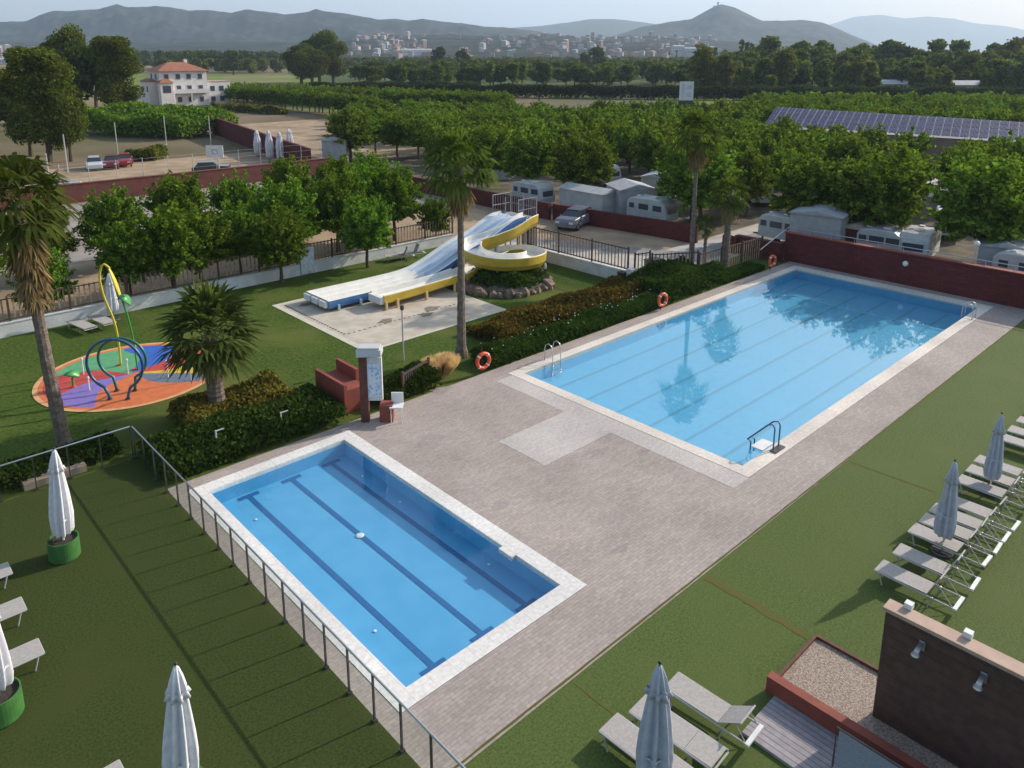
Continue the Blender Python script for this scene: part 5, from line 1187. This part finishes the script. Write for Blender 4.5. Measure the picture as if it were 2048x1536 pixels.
# ================================================================== TOWN
CW = [(.40,.39,.38),(.36,.30,.27),(.34,.25,.22),(.44,.43,.42)]
HM = [M('town_wall_%d'%i, c, tuple(q*.88 for q in c), .05, .85) for i,c in enumerate(CW)]
protos = []
for i in range(8):
    b = MB(); w_,d_,h_ = 11+3*(i%3), 9+2*(i%2), [6.5,9,7,13,6,10,16,8][i]
    b.bx(-w_/2,w_/2,-d_/2,d_/2,-3,h_)
    hip(b,-w_/2,w_/2,-d_/2,d_/2,h_,1.9,.4,1)
    for z in np.arange(1.5,h_-1,3):
        for x in np.arange(-w_/2+1.8,w_/2-1,2.8): b.box((x,-d_/2-.03,z+.3),(1.1,.1,1.4),0,2); b.box((x,d_/2+.03,z+.3),(1.1,.1,1.4),0,2)
    protos.append(b.build('town_house', [HM[i%4], K['rooftile'] if i%3 else K['bgrey'], K['winglass']]))
used = set()
def town(px, t, k, grp, lb, s=1.0, z=None):
    if k in used: o = protos[k].copy(); COL.objects.link(o)
    else: o = protos[k]; used.add(k)
    g = gd(px,t); o.location = (g[0],g[1],(slope_z(px,t) if z is None else z)); o.rotation_euler.z = rng.uniform(0,3.1); o.scale = (s,s,s); tag(o, lb, 'house', grp)
for i in range(230):
    px = rng.choice([rng.uniform(700,860), rng.uniform(900,1440), rng.uniform(1000,1440)]); t = rng.uniform(1150,1980)
    town(px, t, i%8, 'houses of the town below the castle hill', 'tiny pale house with a reddish roof in the town below the hills', rng.uniform(.55,.95))
for i in range(26):
    px = rng.uniform(-20,130); t = rng.uniform(900,1600); town(px, t, i%8, 'houses on the plain at the far left', 'tiny pale house on the plain at the far left', rng.uniform(.8,1.3), slope_z(px,t))
for i,(px,py,w_,d_,h_,lb) in enumerate([(22,128,38,16,6,'long low pale shed at the left edge beyond the dark trees'),(52,124,16,12,6,'white square shed right of the long pale one'),(182,93,22,10,12,'small bright white building just above the dark tree tops'),(300,122,40,14,4,'low white greenhouse roof behind the villa'),(840,96,60,14,9,'long white factory hall left in the town'),(1130,157,34,8,2.2,'low white roof behind the reed hedge near the centre'),(1820,188,22,6,3.5,'low white roof strip between reed hedge and wood, left one'),(1920,190,26,6,3.5,'low white roof strip between reed hedge and wood, right one'),(1392,92,40,16,13,'pale flat block at the foot of the castle hill'),(1355,98,18,14,16,'narrow pale block left of the flat one below the castle hill')]):
    if py > 108: g = at(px,py); z = 0
    else: t = 1250; g = gd(px,t); z = slope_z(px,t)
    b = MB(); b.bx(-w_/2,w_/2,-d_/2,d_/2,-2,h_); b.add([(-w_/2-.4,-d_/2-.4,h_),(w_/2+.4,-d_/2-.4,h_),(w_/2+.4,d_/2+.4,h_),(-w_/2-.4,d_/2+.4,h_),(-w_/2-.4,0,h_+1.5),(w_/2+.4,0,h_+1.5)], [(0,1,5,4),(2,3,4,5),(0,4,3),(1,2,5)], 1)
    for x in np.arange(-w_/2+2,w_/2-1,4): b.box((x,-d_/2-.05,h_*.55),(1.8,.12,1.2),0,2)
    o = b.build('shed', [K['bgrey'] if i not in (2,4) else K['bwhite'], K['bgrey'], K['winglass']]); o.location = (g[0],g[1],z); o.rotation_euler.z = yaw+RAD([5,-8,0,0,3,8,-4,-4,0,10][i]); tag(o, lb, 'building')
# castle on the hilltop
cp = depth_at(1436, 11.5, 3700); r = empty('castle', (cp[0],cp[1],cp[2]-6), yaw, 'tiny castle with a tower on top of the conical hill', 'castle')
b = MB(); b.bx(-22,26,-8,8,-12,6); b.build('wall', K['bgrey'], r)
b = MB(); b.bx(-4,3,-5,5,0,22); b.bx(-5,4,-6,6,20,23); b.build('tower', K['bgrey'], r)

# ================================================================== AIR
hz = bpy.data.materials.new('haze_air'); hz.use_nodes = True; nt = hz.node_tree; nt.nodes.remove(nt.nodes['Principled BSDF'])
pv = nt.nodes.new('ShaderNodeVolumePrincipled'); pv.inputs['Color'].default_value = (.62,.78,1.0,1); pv.inputs['Density'].default_value = 1.2e-4
pv.inputs['Anisotropy'].default_value = .2
nt.links.new(pv.outputs[0], nt.nodes['Material Output'].inputs['Volume'])
b = MB(); b.bx(-16500,16500,-16500,16500,-3,1400); tag(b.build('haze', hz), 'pale even haze filling the air over the whole valley', 'haze', kind='stuff')
